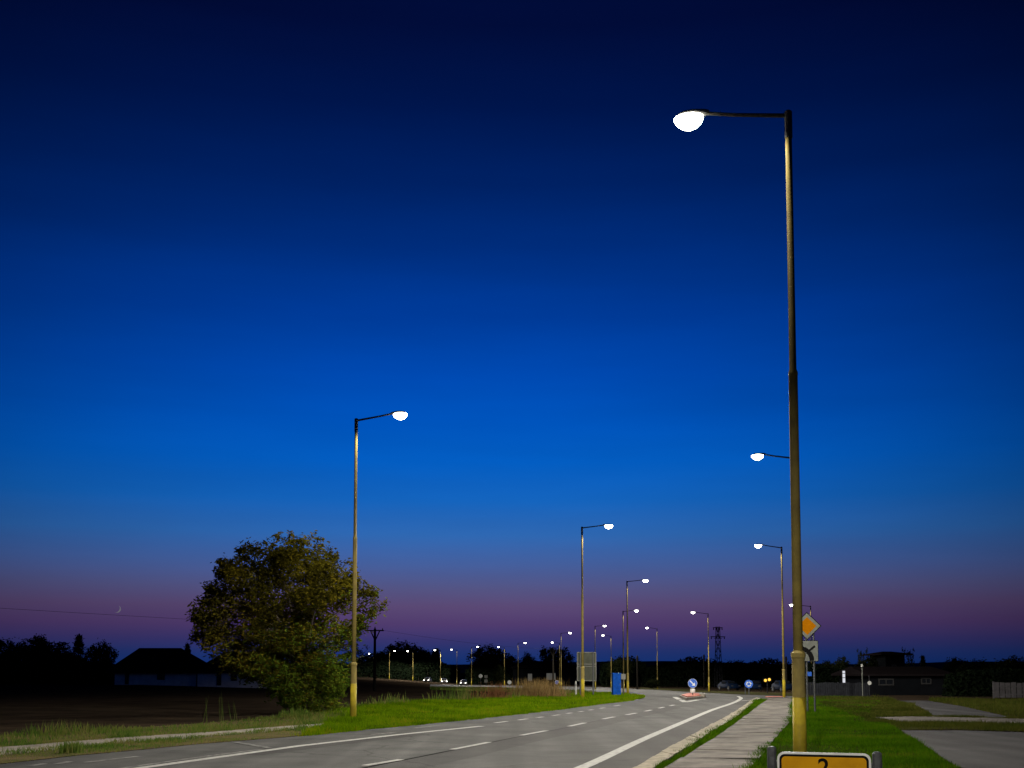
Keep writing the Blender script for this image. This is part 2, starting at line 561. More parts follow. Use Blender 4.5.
# ------------------------------------------------------------------ ground
bm = bm_new()
f = bm.faces.new([bm.verts.new(p) for p in ((-3500, -200, 0), (3500, -200, 0), (3500, 4500, 0), (-3500, 4500, 0))])
slice_terrain(bm, 0.0)
for f in bm.faces:
    if f.normal.z < 0: f.normal_flip()
me = bpy.data.meshes.new('field'); bm.to_mesh(me); bm.free()
tag(link('field', me, M['soil']), 'bare dark ploughed field spreading to the horizon', 'field', kind='structure')

ASP, MRK = .02, .027
left_edge = GP([(0, 765.5), (75, 757), (150, 750), (200, 745), (300, 737), (340, 733), (430, 724), (480, 719), (530, 713.5), (570, 708.5), (605, 704), (632, 700.8)])
near_l = extend(left_edge[2], left_edge[0], 40)
tip = GP([(641, 699.2), (645, 697.6), (641, 696.2), (625, 694.3)])
back = GP([(600, 692.6), (560, 691.2), (520, 689), (470, 687.8), (430, 687)])
far_edge = GP([(430, 684.6), (470, 685), (520, 685.6), (560, 686.2), (600, 687.2), (640, 689.2), (670, 690.8), (700, 692.6), (742, 694.9), (787, 696.3), (830, 697)])
right_edge = GP([(830, 699.2), (790, 699.2), (757, 699.6), (752, 701.6), (748, 705), (740, 711), (725, 720.5), (700, 735), (670, 753), (645, 768)])
near_r = extend(right_edge[-3], right_edge[-1], 28)
sheet('road', [near_l] + left_edge + tip + back + far_edge + right_edge + [near_r], ASP, M['asphalt'],
      label='grey asphalt road curving left into the junction', cat='road')

el_ = GP([(575, 772), (600, 761), (644, 740), (682, 723.5), (711, 711), (729, 704.9), (738.5, 700.8)])
el_ = [extend(el_[1], el_[0], 14)] + smooth_line(el_, 5)
er_ = [Vector(p) for p in right_edge[2:]][::-1]
er_ = [near_r] + er_
sheet('road_edge_strip', el_ + er_[::-1], ASP + .003, M['asphalt_edge'], label='darker asphalt strip between edge line and kerb', cat='road edge')
# markings, all painted on the carriageway
bm = bm_new()
rl = smooth_line(GP([(575, 772), (600, 761), (644, 740), (682, 723.5), (711, 711), (729, 704.9), (738.5, 700.8), (741, 698.4), (738, 696.6)]), 6)
rl = [extend(rl[6], rl[0], 14)] + rl
stripe(bm, rl, .22, MRK)
stripe(bm, GP([(741, 701.4), (757, 700.2)]), .18, MRK + .004)
ll = GP([(158, 767), (300, 747), (400, 735.5), (482, 727)])
stripe(bm, [extend(ll[1], ll[0], 14)] + ll, .22, MRK)
for a, b in (((364.5, 767), (401, 761)), ((452.5, 750.7), (489, 743.4)), ((521.5, 736.3), (546.4, 731.6)), ((569, 727.2), (585, 723.7)),
             ((603, 719.8), (614, 717.6)), ((626, 715.6), (636, 713.8)), ((645, 711.9), (651.5, 710.6)), ((659, 708.8), (664, 707.7)),
             ((670, 706.5), (674, 705.5)), ((495, 723.7), (507, 722.2)), ((518.5, 720.8), (527, 719.6)), ((537, 718.4), (543, 717.6)),
             ((552.7, 716.3), (559.5, 715.4)), ((567, 714.2), (571.5, 713.5)), ((579, 712.5), (583, 711.9)), ((589, 710.8), (593, 710.2)),
             ((600, 709), (604.5, 708.3)), ((614, 706.6), (620, 705.7))):
    stripe(bm, GP([a, b]), .15, MRK)
stripe(bm, GP([(674.5, 697.4), (679, 699.6), (685.5, 702.6)]), .3, MRK)
stripe(bm, GP([(686.5, 702.4), (695, 700.8), (704, 699.4)]), .3, MRK)
o = obj('road_markings', bm, M['paint'])
tag(o, 'white painted lane lines and dashes on the asphalt road', 'road marking', kind='structure')
bm = bm_new()
w2 = GP([(141, 767), (200, 758.5), (262, 750.5)])
stripe(bm, [extend(w2[1], w2[0], 10)] + w2, .12, MRK)
stripe(bm, GP([(234, 743.2), (270, 749.4)]), .15, MRK + .004)
for a, b in (((30, 767.5), (44, 765.2)), ((56, 765.5), (70, 763)), ((84, 764), (140, 757.5)), ((360, 731), (372, 729.6)), ((384, 730), (398, 728.3)),
             ((415, 729), (440, 726)), ((372, 735.5), (395, 733.5))):
    stripe(bm, GP([a, b]), .14, MRK)
o = obj('worn_road_markings', bm, M['paint_worn'])
tag(o, 'faded white bay markings along the far kerb of the road', 'road marking', kind='structure')
bm = bm_new()
sb = smooth_line(GP([(385, 772), (455, 757), (526, 740.5), (578, 729.6), (616, 720.4), (652, 712.6), (676, 706.6)]), 6)
stripe(bm, [extend(sb[4], sb[0], 12)] + sb, .85, ASP + .0045)
stripe(bm, GP([(250, 756), (330, 745.6), (420, 735)]), .55, ASP + .0045)
tag(obj('road_wear_band', bm, M['asphalt_band']), 'darker worn band of asphalt along the lanes', 'road surface', kind='structure')
bm = bm_new()
sm = smooth_line(GP([(350, 772), (425, 757), (505, 740.5), (560, 729.8), (600, 721), (640, 713.4), (668, 707.4)]), 6)
stripe(bm, [extend(sm[4], sm[0], 12)] + sm, .09, ASP + .003)
o = obj('road_seam', bm, M['seam'])
tag(o, 'dark tar seam running between the two lanes', 'road seam', kind='structure')

# kerb, grass strip and slab sidewalk on the right
def lines2(A, B, step=1.0, n=40):
    A, B = smooth_line(A, 10), smooth_line(B, 10)
    def at(L, t):
        d = [0]
        for a, b in zip(L, L[1:]): d.append(d[-1] + (b - a).length)
        s = t * d[-1]
        for i in range(len(L) - 1):
            if d[i + 1] >= s - 1e-9:
                return L[i].lerp(L[i + 1], (s - d[i]) / max(1e-9, d[i + 1] - d[i]))
        return L[-1]
    return [at(A, k / n) for k in range(n + 1)], [at(B, k / n) for k in range(n + 1)]
kA = [Vector(p) for p in right_edge[2:]][::-1]
kB = GP([(664, 768), (688, 753), (713, 735.5), (733, 722), (746, 712), (752.5, 705.8), (756, 702.4), (761, 700.8)])
kA = [extend(kA[2], kA[0], 12)] + kA
kB = [extend(kB[2], kB[0], 12)] + kB
A, B = lines2(kA, kB, n=60)
def blocks(name, A, B, length, g, ztop, rough_, m, label, cat):
    bm = bm_new()
    acc, i0 = 0.0, 0
    for i in range(1, len(A)):
        acc += ((A[i] + B[i]) - (A[i - 1] + B[i - 1])).length / 2
        if acc > length or i == len(A) - 1:
            q = [A[i0].lerp(A[i], g), B[i0].lerp(B[i], g), B[i0].lerp(B[i], 1 - g), A[i0].lerp(A[i], 1 - g)]
            dx = random.uniform(-.012, .012)
            t4 = [bm.verts.new((p.x + dx, p.y, T(p.x, p.y) + ztop + random.uniform(-rough_, rough_))) for p in q]
            b4 = [bm.verts.new((p.x + dx, p.y, T(p.x, p.y) - .03)) for p in q]
            bm.faces.new(t4)
            for k in range(4): bm.faces.new((t4[k], b4[k], b4[(k + 1) % 4], t4[(k + 1) % 4]))
            acc, i0 = 0.0, i
    return tag(obj(name, bm, m), label, cat, kind='structure')
A, B = lines2(kA, kB, n=500)
blocks('kerb', A, B, .95, .02, .12, .012, M['kerb'], 'pale weathered concrete kerb blocks edging the road', 'kerb')
sL = GP([(679, 768), (702, 752), (720, 740), (743, 722), (757, 710), (765, 704), (769, 700.6)])
sR = GP([(766, 757), (774.5, 745), (783, 735), (790, 726), (792.5, 714), (793, 706), (794, 700.6)])
sL0 = extend(sL[2], sL[0], 10); sR0 = extend(sR[2], sR[0], 13)
A, B = lines2([sL0] + sL, [sR0] + sR, n=400)
blocks('sidewalk', A, B, 2.0, .03, .14, .012, M['slab'], 'worn concrete slab sidewalk with grassy joints', 'sidewalk')
sheet('sidewalk_bed', A + B[::-1], .06, M['joint'], label='soil bed showing in the sidewalk joints', cat='soil')
strip_poly = [kB[0]] + GP([(664, 768), (688, 753), (713, 735.5), (733, 722), (746, 712), (752.5, 705.8), (756, 702.4), (761, 700.8), (769, 700.6), (765, 704), (757, 710), (743, 722), (720, 740), (702, 752), (679, 768)]) + [sL0]
sheet('kerb_verge', strip_poly, .055, M['turf'], label='narrow turf strip between kerb and sidewalk', cat='verge')

# right verge, paths and parking lot
rg_left = [sR0] + sR
rg_poly = rg_left + GP([(800, 698.5), (830, 697.5), (866, 698.8), (880, 703), (868, 713), (872, 718.5), (884, 724), (897, 731), (912, 741), (930, 753), (952, 768)])
rg_poly += [extend(rg_poly[-2], rg_poly[-1], 9), Vector((2.6, 4.0))]
sheet('right_verge', rg_poly, .045, M['turf'], label='grassy verge right of the sidewalk', cat='verge')
lot = GP([(956, 768), (934, 753), (916, 741), (901, 731.5), (960, 731.5), (1024, 733.5), (1150, 737)]) + [Vector((13, 9)), Vector((7.5, 9))]
sheet('parking_lot', lot, .03, M['asphalt_lot'], label='dark asphalt lot beyond the right verge', cat='parking lot')
sheet('lot_verge', GP([(886, 725), (898, 731.2), (960, 731), (1024, 733), (1150, 736.5), (1150, 731), (1024, 727.5), (960, 725.5)]), .04, M['dimturf'], label='scrubby turf strip edging the parking lot', cat='verge')
sheet('concrete_strip', GP([(871, 718), (885, 724.6), (960, 725.2), (1024, 727.2), (1150, 730.6), (1150, 722), (1024, 719.6), (960, 718), (912, 717.2)]), .035, M['slab'], label='cracked pale concrete strip crossing the right verge', cat='path')
sheet('side_lane', GP([(893, 701.2), (926, 701), (962, 707), (1006, 717), (1010, 719), (936, 717.4), (921, 710), (905, 704)]), .03, M['asphalt_lot'], label='dim asphalt lane leading to the dark yard', cat='path')
far_right_poly = GP([(866, 698.6), (893, 701), (905, 704), (921, 710), (935, 717.2), (912, 717), (871, 717.6), (868, 713), (880, 703)])
sheet('yard_verge', far_right_poly, .02, M['dimturf'], label='dull turf between verge and side lane', cat='verge')
yard_poly2 = GP([(930, 699.5), (1024, 699.5), (1150, 699.5), (1150, 721.5), (1024, 719.2), (1010, 718.6), (1006, 716.8), (962, 706.8), (928, 701)])
sheet('yard_lawn', yard_poly2, .02, M['dimturf'], label='dark lawn in front of the pale yard wall', cat='lawn')
far_strip = GP([(640, 689), (670, 690.6), (700, 692.4), (742, 694.7), (787, 696.1), (830, 696.8), (830, 694.6), (787, 693.5), (742, 692), (700, 690), (640, 687.4)])
sheet('far_verge', far_strip, .03, M['dimturf'], label='thin grass verge beyond the junction', cat='verge')
sheet('crossing_island', GP([(765, 697.9), (786, 697.6), (786, 696.9), (766, 697)]), .05, M['redpave'], label='flat pinkish paved crossing beyond the sidewalk end', cat='paving')

# left path, verge and tongue of grass
pth = GP([(0, 757), (117, 745.2), (200, 739), (290, 731.2), (328, 728)])
pth2 = GP([(0, 750), (117, 740), (200, 734.8), (290, 727.6), (325, 725)])
lw_front = [near_l] + left_edge[:6]
pn, pn2 = extend(pth[1], pth[0], 30), extend(pth2[1], pth2[0], 30)
sheet('far_kerb_strip', [near_l] + left_edge[:6] + [pth[-1]] + pth[::-1][1:] + [pn], .03, M['dryturf'], label='dry grass strip between road and far path', cat='verge')
A, B = lines2([pn] + pth, [pn2] + pth2, n=50)
ribbon('far_path', A, B, .06, .0, M['concrete'], 'pale concrete path along the far side of the road', 'path')
weed_poly = [pn2] + pth2 + GP([(345, 722), (345, 715), (300, 716), (200, 724), (100, 731), (0, 737)]) + [extend(G(100, 731), G(0, 737), 25)]
sheet('weed_verge', weed_poly, .02, M['dryturf'], label='weedy strip between far path and field', cat='verge')
tongue = [left_edge[4], left_edge[5]] + left_edge[6:] + tip + GP([(612, 693.6), (598, 693.5), (560, 696.5), (520, 699), (440, 702.5), (400, 704.5), (350, 709), (325, 716), (325, 728)])
sheet('tongue_verge', tongue, .035, M['turf'], label='green grass tongue between road and field', cat='verge')
back_poly = GP([(598, 693.3), (560, 691.5), (520, 689.3), (470, 688.2), (430, 687.4), (430, 690), (470, 691), (520, 693), (560, 696)])
sheet('back_verge', back_poly, .02, M['dimturf'], label='dim grass behind the weed clump', cat='verge')

# ------------------------------------------------------------------ grass and weeds (uncountable)
def grass(poly, n, h, w, lean, m, label, z0=.03, pat=None, cut=None, name='grass', wild=False):
    x, y = scatter(poly, n)
    if pat:
        k = patchy(x, y, *pat)
        keep = RNG.uniform(0, 1, len(x)) < np.clip(k * 1.5 + .12, .25, 1)
        x, y, k = x[keep], y[keep], k[keep]
    else:
        k = np.ones(len(x)) * .6
    hh = h * RNG.uniform(.5, 1.3, len(x)) * (.45 + .9 * np.clip(k, 0, 1))
    if wild:
        k2 = np.clip(patchy(x, y, pat[0] * 3, pat[1] + 50), 0, 1) * np.clip(k, 0, 1)
        hh = h * RNG.uniform(.4, 1.3, len(x)) * (.22 + 2.6 * k2 ** 1.5)
    ww = w * (1 + y / 40.0) * RNG.uniform(.7, 1.3, len(x))
    V = blades(x, y, hh, ww, lean, z0)
    o = link(name, raw_mesh(name, V, 3), m)
    return tag(o, label, 'grass', kind='stuff')
grass([(p[0], p[1]) for p in rg_poly], 170000, .10, .012, .9, M['grass'], 'short bright green grass on the verge right of the sidewalk', pat=(.9, 3))
grass([(p[0], p[1]) for p in tongue], 90000, .15, .02, .8, M['lush'], 'lush green grass on the tongue between road and field', pat=(.7, 5))
def edge_tufts(line, n, h, off, label, m=None, sg=.06):
    pts = resample([Vector(p) for p in line], .5)
    k = RNG.integers(0, len(pts) - 1, n); f = RNG.uniform(0, 1, n)
    P0 = np.array([p[:] for p in pts])
    xy = P0[k] * (1 - f)[:, None] + P0[k + 1] * f[:, None]
    cl_ = patchy(xy[:, 0], xy[:, 1], 2.2, 51)
    xy = xy + RNG.normal(size=xy.shape) * (.02 + sg * np.clip(cl_, 0, 1))[:, None]
    V = blades(xy[:, 0], xy[:, 1], h * RNG.uniform(.4, 1.2, n) * (.4 + np.clip(cl_, 0, 1)), .012 * (1 + xy[:, 1] / 40), 1.0, off)
    tag(link('grass', raw_mesh('grass', V, 3), m or M['grass']), label, 'grass', kind='stuff')
edge_tufts([sR0] + sR, 16000, .10, .08, 'ragged grass creeping over the right edge of the sidewalk')
edge_tufts([kB[0]] + kB[1:], 6000, .09, .07, 'grass tufts along the back of the kerb')
grass([(p[0], p[1]) for p in strip_poly], 14000, .085, .014, .9, M['grass'], 'grass tufts growing between kerb and sidewalk', pat=(1.9, 8), z0=.05)
edge_tufts([pn2] + pth2, 9000, .16, .03, 'weeds spilling over the back edge of the far path', M['weeds'], .16)
edge_tufts([pn] + pth, 7000, .08, .05, 'dry grass creeping onto the front edge of the far path', M['weeds'], .14)
edge_tufts(GP([(876, 721), (885, 724.6), (960, 725.4), (1024, 727.6)]), 5000, .09, .03, 'grass tufts along the near edge of the concrete strip', M['dull'], .30)
edge_tufts(GP([(871, 717.8), (912, 717.2), (960, 718), (1024, 719.6)]), 4000, .09, .03, 'grass tufts along the back edge of the concrete strip', M['dull'], .30)
edge_tufts(left_edge[4:], 9000, .10, .03, 'ragged grass hanging over the far road edge', M['lush'], .12)
wp = [(p[0], p[1]) for p in weed_poly]
grass(wp, 42000, .19, .02, .55, M['weeds'], 'rough weeds along the field edge', pat=(.5, 13), wild=True)
grass([(p[0], p[1]) for p in [near_l] + left_edge[:6] + [pth[-1]] + pth[::-1][1:] + [pn]], 22000, .09, .014, .9, M['weeds'], 'sparse dry grass between road and far path', pat=(1.0, 21), wild=True)
grass([(p[0], p[1]) for p in far_right_poly], 16000, .14, .02, .8, M['dull'], 'dull rough grass beside the side lane', pat=(.6, 23), wild=True)
grass([(p[0], p[1]) for p in GP([(806, 697.6), (866, 698.8), (880, 703), (868, 713), (872, 718.5), (886, 724.6), (852, 717), (826, 707)])], 15000, .15, .02, .8, M['dull'], 'dull longer grass along the far edge of the right verge', pat=(.5, 61))
grass([(p[0], p[1]) for p in yard_poly2], 16000, .12, .02, .8, M['dull'], 'dark lawn grass in front of the yard wall', pat=(.5, 29))
grass([(p[0], p[1]) for p in GP([(886, 725), (898, 731.2), (960, 731), (1024, 733), (1024, 727.5), (960, 725.5)])], 7000, .12, .016, .8, M['dull'], 'scrubby grass at the edge of the parking lot', pat=(.8, 31))
grass([(p[0], p[1]) for p in back_poly], 9000, .3, .05, .5, M['weeds'], 'rough grass behind the brown weed clump', pat=(.3, 37))
fe = GP([(330, 711), (350, 707.5), (400, 703.5), (440, 701.5), (520, 698), (520, 700), (440, 703.5), (400, 706), (350, 710.5), (330, 714)])
grass([(p[0], p[1]) for p in fe], 1700, .4, .03, .5, M['weeds'], 'tall weeds fringing the field behind the green tongue', pat=(.6, 41), wild=True)

# ------------------------------------------------------------------ hills on the horizon
def hill_mesh(y, prof, depth, base):
    bm = bm_new()
    rows = []
    for (u, v) in prof:
        p = P(u, v, y)
        rows.append([bm.verts.new((p.x, y - depth, base)), bm.verts.new((p.x, y, p.z)), bm.verts.new((p.x * 1.05, y + depth, base))])
    for a, b in zip(rows, rows[1:]):
        for k in range(2):
            bm.faces.new((a[k], b[k], b[k + 1], a[k + 1]))
    return bm
hp = []
for k in range(141):
    u = -700 + k * 20
    v = 664.0 + 1.6 * math.sin(u * .006 + 1) + 1.3 * math.sin(u * .017) + random.uniform(-.35, .35) - 3.0 * max(0, min(1, (u - 760) / 300))
    hp.append((u, v))
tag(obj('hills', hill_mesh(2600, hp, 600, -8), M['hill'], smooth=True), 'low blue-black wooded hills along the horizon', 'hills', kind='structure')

# ------------------------------------------------------------------ street lamps
def loft(bm, secs, n=14):
    """secs: (x, half width, z top, z bottom)"""
    rings = []
    for x, w, zt, zb in secs:
        c, h = (zt + zb) / 2, (zt - zb) / 2
        rings.append([bm.verts.new((x, w * math.copysign(abs(math.cos(t)) ** .75, math.cos(t)), c + h * math.copysign(abs(math.sin(t)) ** .75, math.sin(t)))) for t in (2 * math.pi * k / n for k in range(n))])
    for A, B in zip(rings, rings[1:]):
        for k in range(n):
            bm.faces.new((A[k], A[(k + 1) % n], B[(k + 1) % n], B[k]))
    bm.faces.new(rings[0][::-1]); bm.faces.new(rings[-1])
    return bm
def street_lamp(x, y, H, L, ang, label, near=True, power=1.0, rise=0.0):
    t = thing('street_lamp', label, 'street lamp', (x, y, T(x, y)), ang, 'street lamps along the roads')
    n = 20 if near else 8
    obj('pole_base', lathe(bm_new(), [(.102, -.3), (.100, 1.18)], n), M['pole_base'], t, True)
    obj('collar', lathe(bm_new(), [(.099, 1.181), (.096, 1.76), (.109, 1.78), (.109, 1.84), (.074, 1.88)], n), M['pole_paint'], t)
    h1 = 1.9 + (H - 1.9) * .5
    obj('pole', lathe(bm_new(), [(.072, 1.879), (.069, h1), (.073, h1 + .01), (.073, h1 + .05), (.054, h1 + .10), (.050, H - .42)], n), M['pole_paint'], t, True)
    a = bm_new()
    lathe(a, [(.060, H - .42), (.060, H), (.04, H + .02)], n)
    tube(a, [(.05, 0, H - .05), (L * .55, 0, H - .05 + rise * .55), (L - .18, 0, H - .05 + rise)], [.035, .03, .03], 8)
    obj('arm', a, M['pole_dark'], t)
    z = H - .05 + rise
    lum = obj('luminaire', loft(bm_new(), [(L - .30, .035, z + .03, z - .03), (L - .24, .07, z + .045, z - .04), (L - .05, .115, z + .06, z - .05), (L + .10, .115, z + .055, z - .05), (L + .18, .07, z + .03, z - .05), (L + .21, .03, z + .01, z - .04)], 14 if near else 8), M['head'], t, True)
    obj('lens', loft(bm_new(), [(L - .20, .04, z - .04, z - .09), (L - .16, .10, z - .015, z - .15), (L - .07, .15, z + .0, z - .21), (L + .03, .165, z + .005, z - .23), (L + .13, .15, z + .0, z - .21), (L + .22, .10, z - .015, z - .15), (L + .26, .04, z - .04, z - .09)], 14 if near else 8), M['lens'], lum, True)
    ld = bpy.data.lights.new('lamp_light', 'SPOT')
    ld.energy = LAMP_W * power
    ld.color = (1, .93, .80)
    ld.spot_size = R(167)
    ld.spot_blend = .15
    ld.shadow_soft_size = .12
    # street luminaire distribution: strong sideways along the road, weak straight down and back to the mast
    ld.use_nodes = True
    tr_ = ld.node_tree
    em_ = next(q for q in tr_.nodes if q.type == 'EMISSION')
    tc_ = N(tr_, 'ShaderNodeTexCoord'); sp_ = N(tr_, 'ShaderNodeSeparateXYZ')
    tr_.links.new(tc_.outputs['Normal'], sp_.inputs[0])
    cz = math_node(tr_, 'ABSOLUTE', sp_.outputs['Z'])
    cz = math_node(tr_, 'MAXIMUM', cz, .16)
    wing = math_node(tr_, 'POWER', cz, -1.35)
    wing = math_node(tr_, 'MINIMUM', wing, 5.5)
    rr_ = math_node(tr_, 'SQRT', math_node(tr_, 'ADD', math_node(tr_, 'MULTIPLY', sp_.outputs['X'], sp_.outputs['X']), math_node(tr_, 'MULTIPLY', sp_.outputs['Y'], sp_.outputs['Y'])))
    ca = math_node(tr_, 'DIVIDE', math_node(tr_, 'MULTIPLY', sp_.outputs['X'], SIDE), math_node(tr_, 'MAXIMUM', rr_, .001))
    back = math_node(tr_, 'MULTIPLY_ADD', ca, 4.0, 3.74)
    back = math_node(tr_, 'MAXIMUM', math_node(tr_, 'MINIMUM', back, 1.0), .09)
    house_ = math_node(tr_, 'MAXIMUM', math_node(tr_, 'MINIMUM', math_node(tr_, 'MULTIPLY_ADD', ca, 1.2, 1.0), 1.0), .55)
    back = math_node(tr_, 'MULTIPLY', back, house_)
    blend = math_node(tr_, 'MULTIPLY_ADD', rr_, 4.0, -.5)
    blend = math_node(tr_, 'MAXIMUM', math_node(tr_, 'MINIMUM', blend, 1.0), 0.0)
    back = math_node(tr_, 'SUBTRACT', 1.0, math_node(tr_, 'MULTIPLY', blend, math_node(tr_, 'SUBTRACT', 1.0, back)))
    fwd = math_node(tr_, 'MULTIPLY_ADD', sp_.outputs['X'], -SIDE * 4.0, 3.9)
    fwd = math_node(tr_, 'MAXIMUM', math_node(tr_, 'MINIMUM', fwd, 1.0), .22)
    st_ = math_node(tr_, 'MULTIPLY', math_node(tr_, 'MULTIPLY', wing, back), fwd)
    tr_.links.new(st_, em_.inputs['Strength'])
    lo = bpy.data.objects.new('lamp_light', ld)
    COL.objects.link(lo)
    lo.parent = t
    lo.location = (L + .05, 0, z - .42)
    return t
# column and row of the mast top, distance, arm side (+1 to the right), arm heading, label
LAMPS = [
    (788.1, 112, 17.3, -1, 18, 'tallest street lamp in front, its mast behind the small yellow sign', 1.52),
    (795.3, 457, 45.2, -1, 18, 'street lamp whose mast hides behind the tallest front mast', 1.45),
    (781.5, 547, 76.5, -1, 10, 'street lamp at the far end of the slab sidewalk', 1.5),
    (810.5, 606, 129, -1, 0, 'far street lamp peeping out above the yellow diamond sign', 2.1),
    (356.3, 419, 37.6, 1, 18, 'street lamp with yellow mast beside the big leafy tree', 1.55),
    (582, 527, 65.5, 1, 8, 'street lamp in front of the big grey sign back', 1.5),
    (627, 581, 101, 1, 0, 'taller of the two street lamps just right of the blue cabinet', 1.6),
    (623, 611, 136, 1, 0, 'shorter of the two street lamps just right of the blue cabinet', 1.55),
    (595, 626, 183, 1, 0, 'street lamp rising above the right edge of the big grey sign back', 1.5),
    (611, 636, 222, -1, 0, 'small street lamp rising directly behind the blue cabinet', 1.5),
    (708, 613.5, 148, -1, 0, 'street lamp right of the keep-side sign, beside the lattice pylon', 1.9),
    (657, 628.5, 190, -1, 0, 'street lamp standing alone between blue cabinet and traffic island', 1.6),
    (561, 633, 207, 1, 0, 'street lamp with arm to the right before the round tree near the sign back', 1.6),
    (559.5, 643, 258, -1, 0, 'street lamp with arm to the left before the round tree near the sign back', 1.6),
    (518, 643, 259, 1, 0, 'far street lamp above the brown weed clump, arm to the right', 1.55),
    (504.5, 647.5, 285, -1, 0, 'far street lamp in front of the dark trees left of the weed clump', 1.5),
    (471.5, 647, 283, 1, 0, 'far street lamp with thin mast at the end of the lit far road', 1.5),
    (457, 650, 318, -1, 0, 'far street lamp in the gap between the dark tree groups', 1.5),
    (440.5, 650.5, 322, -1, 0, 'far street lamp at the right end of the middle dark trees', 1.55),
    (413, 651.5, 330, -1, 0, 'far street lamp in front of the middle of the dark trees', 1.5),
    (389.5, 651, 336, 1, 0, 'far street lamp just right of the wooden power pole', 1.5),
    (373.5, 654, 380, -1, 0, 'higher of two tiny far street lamps beside the wooden power pole', 1.4),
    (371.5, 661, 470, -1, 0, 'lower of two tiny far street lamps beside the wooden power pole', 1.4),
]
# the previous mast of the right-hand row, behind the viewer
street_lamp(-2.6, -11.0, 10.0, 1.45, R(162), 'street lamp of the same row standing behind the viewpoint', rise=.08)
for i, (u, v, y, s, a, lab, L) in enumerate(LAMPS):
    p = P(u, v, y)
    H = p.z - T(p.x, y)
    ang = R(-a) if s > 0 else R(180 - a)
    pw = 1.0
    street_lamp(p.x, y, H, L, ang, lab, near=i < 8, power=pw, rise=.15 if s > 0 else .24)

# ------------------------------------------------------------------ big walnut tree beside the lamp
TY = 44.0
tb = on(306, TY)
tr = thing('walnut_tree', 'big leafy tree with dark crown beside the yellow lamp mast', 'tree', tb)
SIL = [(188.6, 613), (204, 600), (208.6, 589), (218, 572), (224, 557), (238, 552), (251.6, 544), (268, 545), (279, 533), (293, 534), (303, 541), (314.6, 533), (325, 541), (334.7, 554), (345, 556), (352, 563), (358, 578), (366, 584),
       (376, 588), (385, 594.5), (384, 608), (374, 618), (363, 628), (357, 640), (352, 650), (350, 664), (349, 676), (343, 692), (334, 704), (322, 712), (300, 714), (285, 708), (274, 698), (268, 688), (258, 682), (244, 681), (230, 672), (217, 663), (209, 652), (197, 637.5), (203, 629), (194, 620)]
silp = [(P(u, v, TY).x, P(u, v, TY).z) for u, v in SIL]
sx = np.array([p[0] for p in silp]); sz = np.array([p[1] for p in silp])
def edge_dist(poly, x, z):
    d = np.full(len(x), 1e9)
    for i in range(len(poly)):
        ax, az = poly[i]; bx, bz = poly[(i + 1) % len(poly)]
        t = np.clip(((x - ax) * (bx - ax) + (z - az) * (bz - az)) / ((bx - ax) ** 2 + (bz - az) ** 2 + 1e-9), 0, 1)
        d = np.minimum(d, np.hypot(x - ax - t * (bx - ax), z - az - t * (bz - az)))
    return d
def crown_clumps(n):
    X, Yc, Z = [], [], []
    while len(X) < n:
        x = RNG.uniform(sx.min(), sx.max(), n); z = RNG.uniform(sz.min(), sz.max(), n)
        q = inside(silp, x, z)
        x, z = x[q], z[q]
        e = edge_dist(silp, x, z)
        k = e > .16
        x, z, e = x[k], z[k], e[k]
        half = np.minimum(3.1, np.sqrt(np.clip(e, 0, 2.2) * (2 * 2.4 - np.clip(e, 0, 2.2))) * 1.35)
        # mostly an outer shell of foliage, some inside
        s = RNG.uniform(-1, 1, len(x)); s = np.sign(s) * np.abs(s) ** .6
        X += list(x); Yc += list(TY + s * half); Z += list(z)
    return np.stack([np.array(X[:n]), np.array(Yc[:n]), np.array(Z[:n])], 1)
cl = crown_clumps(205)
# small sprays of leaves that break the outline
ex = []
while len(ex) < 230:
    x, z = RNG.uniform(sx.min(), sx.max(), 400), RNG.uniform(sz.min(), sz.max(), 400)
    q = inside(silp, x, z)
    e_ = edge_dist(silp, x, z)
    q &= (e_ > .02) & (e_ < .28)
    ex += [(x_, TY + RNG.uniform(-.9, .9), z_) for x_, z_ in zip(x[q], z[q])]
ex = np.array(ex[:230])
# growth from the foot of the trunk up into the crown
fx_ = RNG.uniform(-.9, 1.3, 26)
foot = np.stack([tb.x + fx_, TY + RNG.uniform(-.9, .7, 26), RNG.uniform(.15, 1.9, 26)], 1)
ei = np.maximum(.1, edge_dist(silp, cl[:, 0], cl[:, 2]))
rad = np.clip(ei * .75, .16, .60) * RNG.uniform(.75, 1.1, len(cl))
cl = np.concatenate([cl, foot]); rad = np.concatenate([rad, RNG.uniform(.25, .42, 26)])
cnts = (rad / .5) ** 2 * 225 + 50
base = np.array(tb)
CT = []
for c, r_, n_ in list(zip(cl, rad, cnts)) + [(c, -.16, 26) for c in ex]:
    n_ = int(n_)
    d = RNG.normal(size=(n_, 3)); d /= np.linalg.norm(d, axis=1)[:, None]
    if r_ < 0:
        ax_ = RNG.normal(size=3); ax_ /= np.linalg.norm(ax_)
        CT.append(c + RNG.normal(size=(n_, 3)) * .07 + ax_ * RNG.normal(size=(n_, 1)) * .17)
        continue
    CT.append(c + d * (r_ * RNG.uniform(.25, 1.0, n_) ** .6)[:, None] * np.array([1.1, 1.1, .8]))
ct = np.concatenate(CT)
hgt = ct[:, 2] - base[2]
low = RNG.uniform(0, 1, len(ct)) < np.clip((3.9 - hgt + (ct[:, 0] - base[0]) * .45) / 3.6, 0, .9)  # greener leaves low and right: foot growth, plus lamplight put into the colour
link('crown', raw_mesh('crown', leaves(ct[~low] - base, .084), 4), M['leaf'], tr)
link('lamplit_growth', raw_mesh('lamplit_growth', leaves(ct[low] - base, .082), 4), M['leaf_green'], tr)
bm = bm_new()
limb_pts = cl[RNG.choice(len(cl), 46, replace=False)] - base
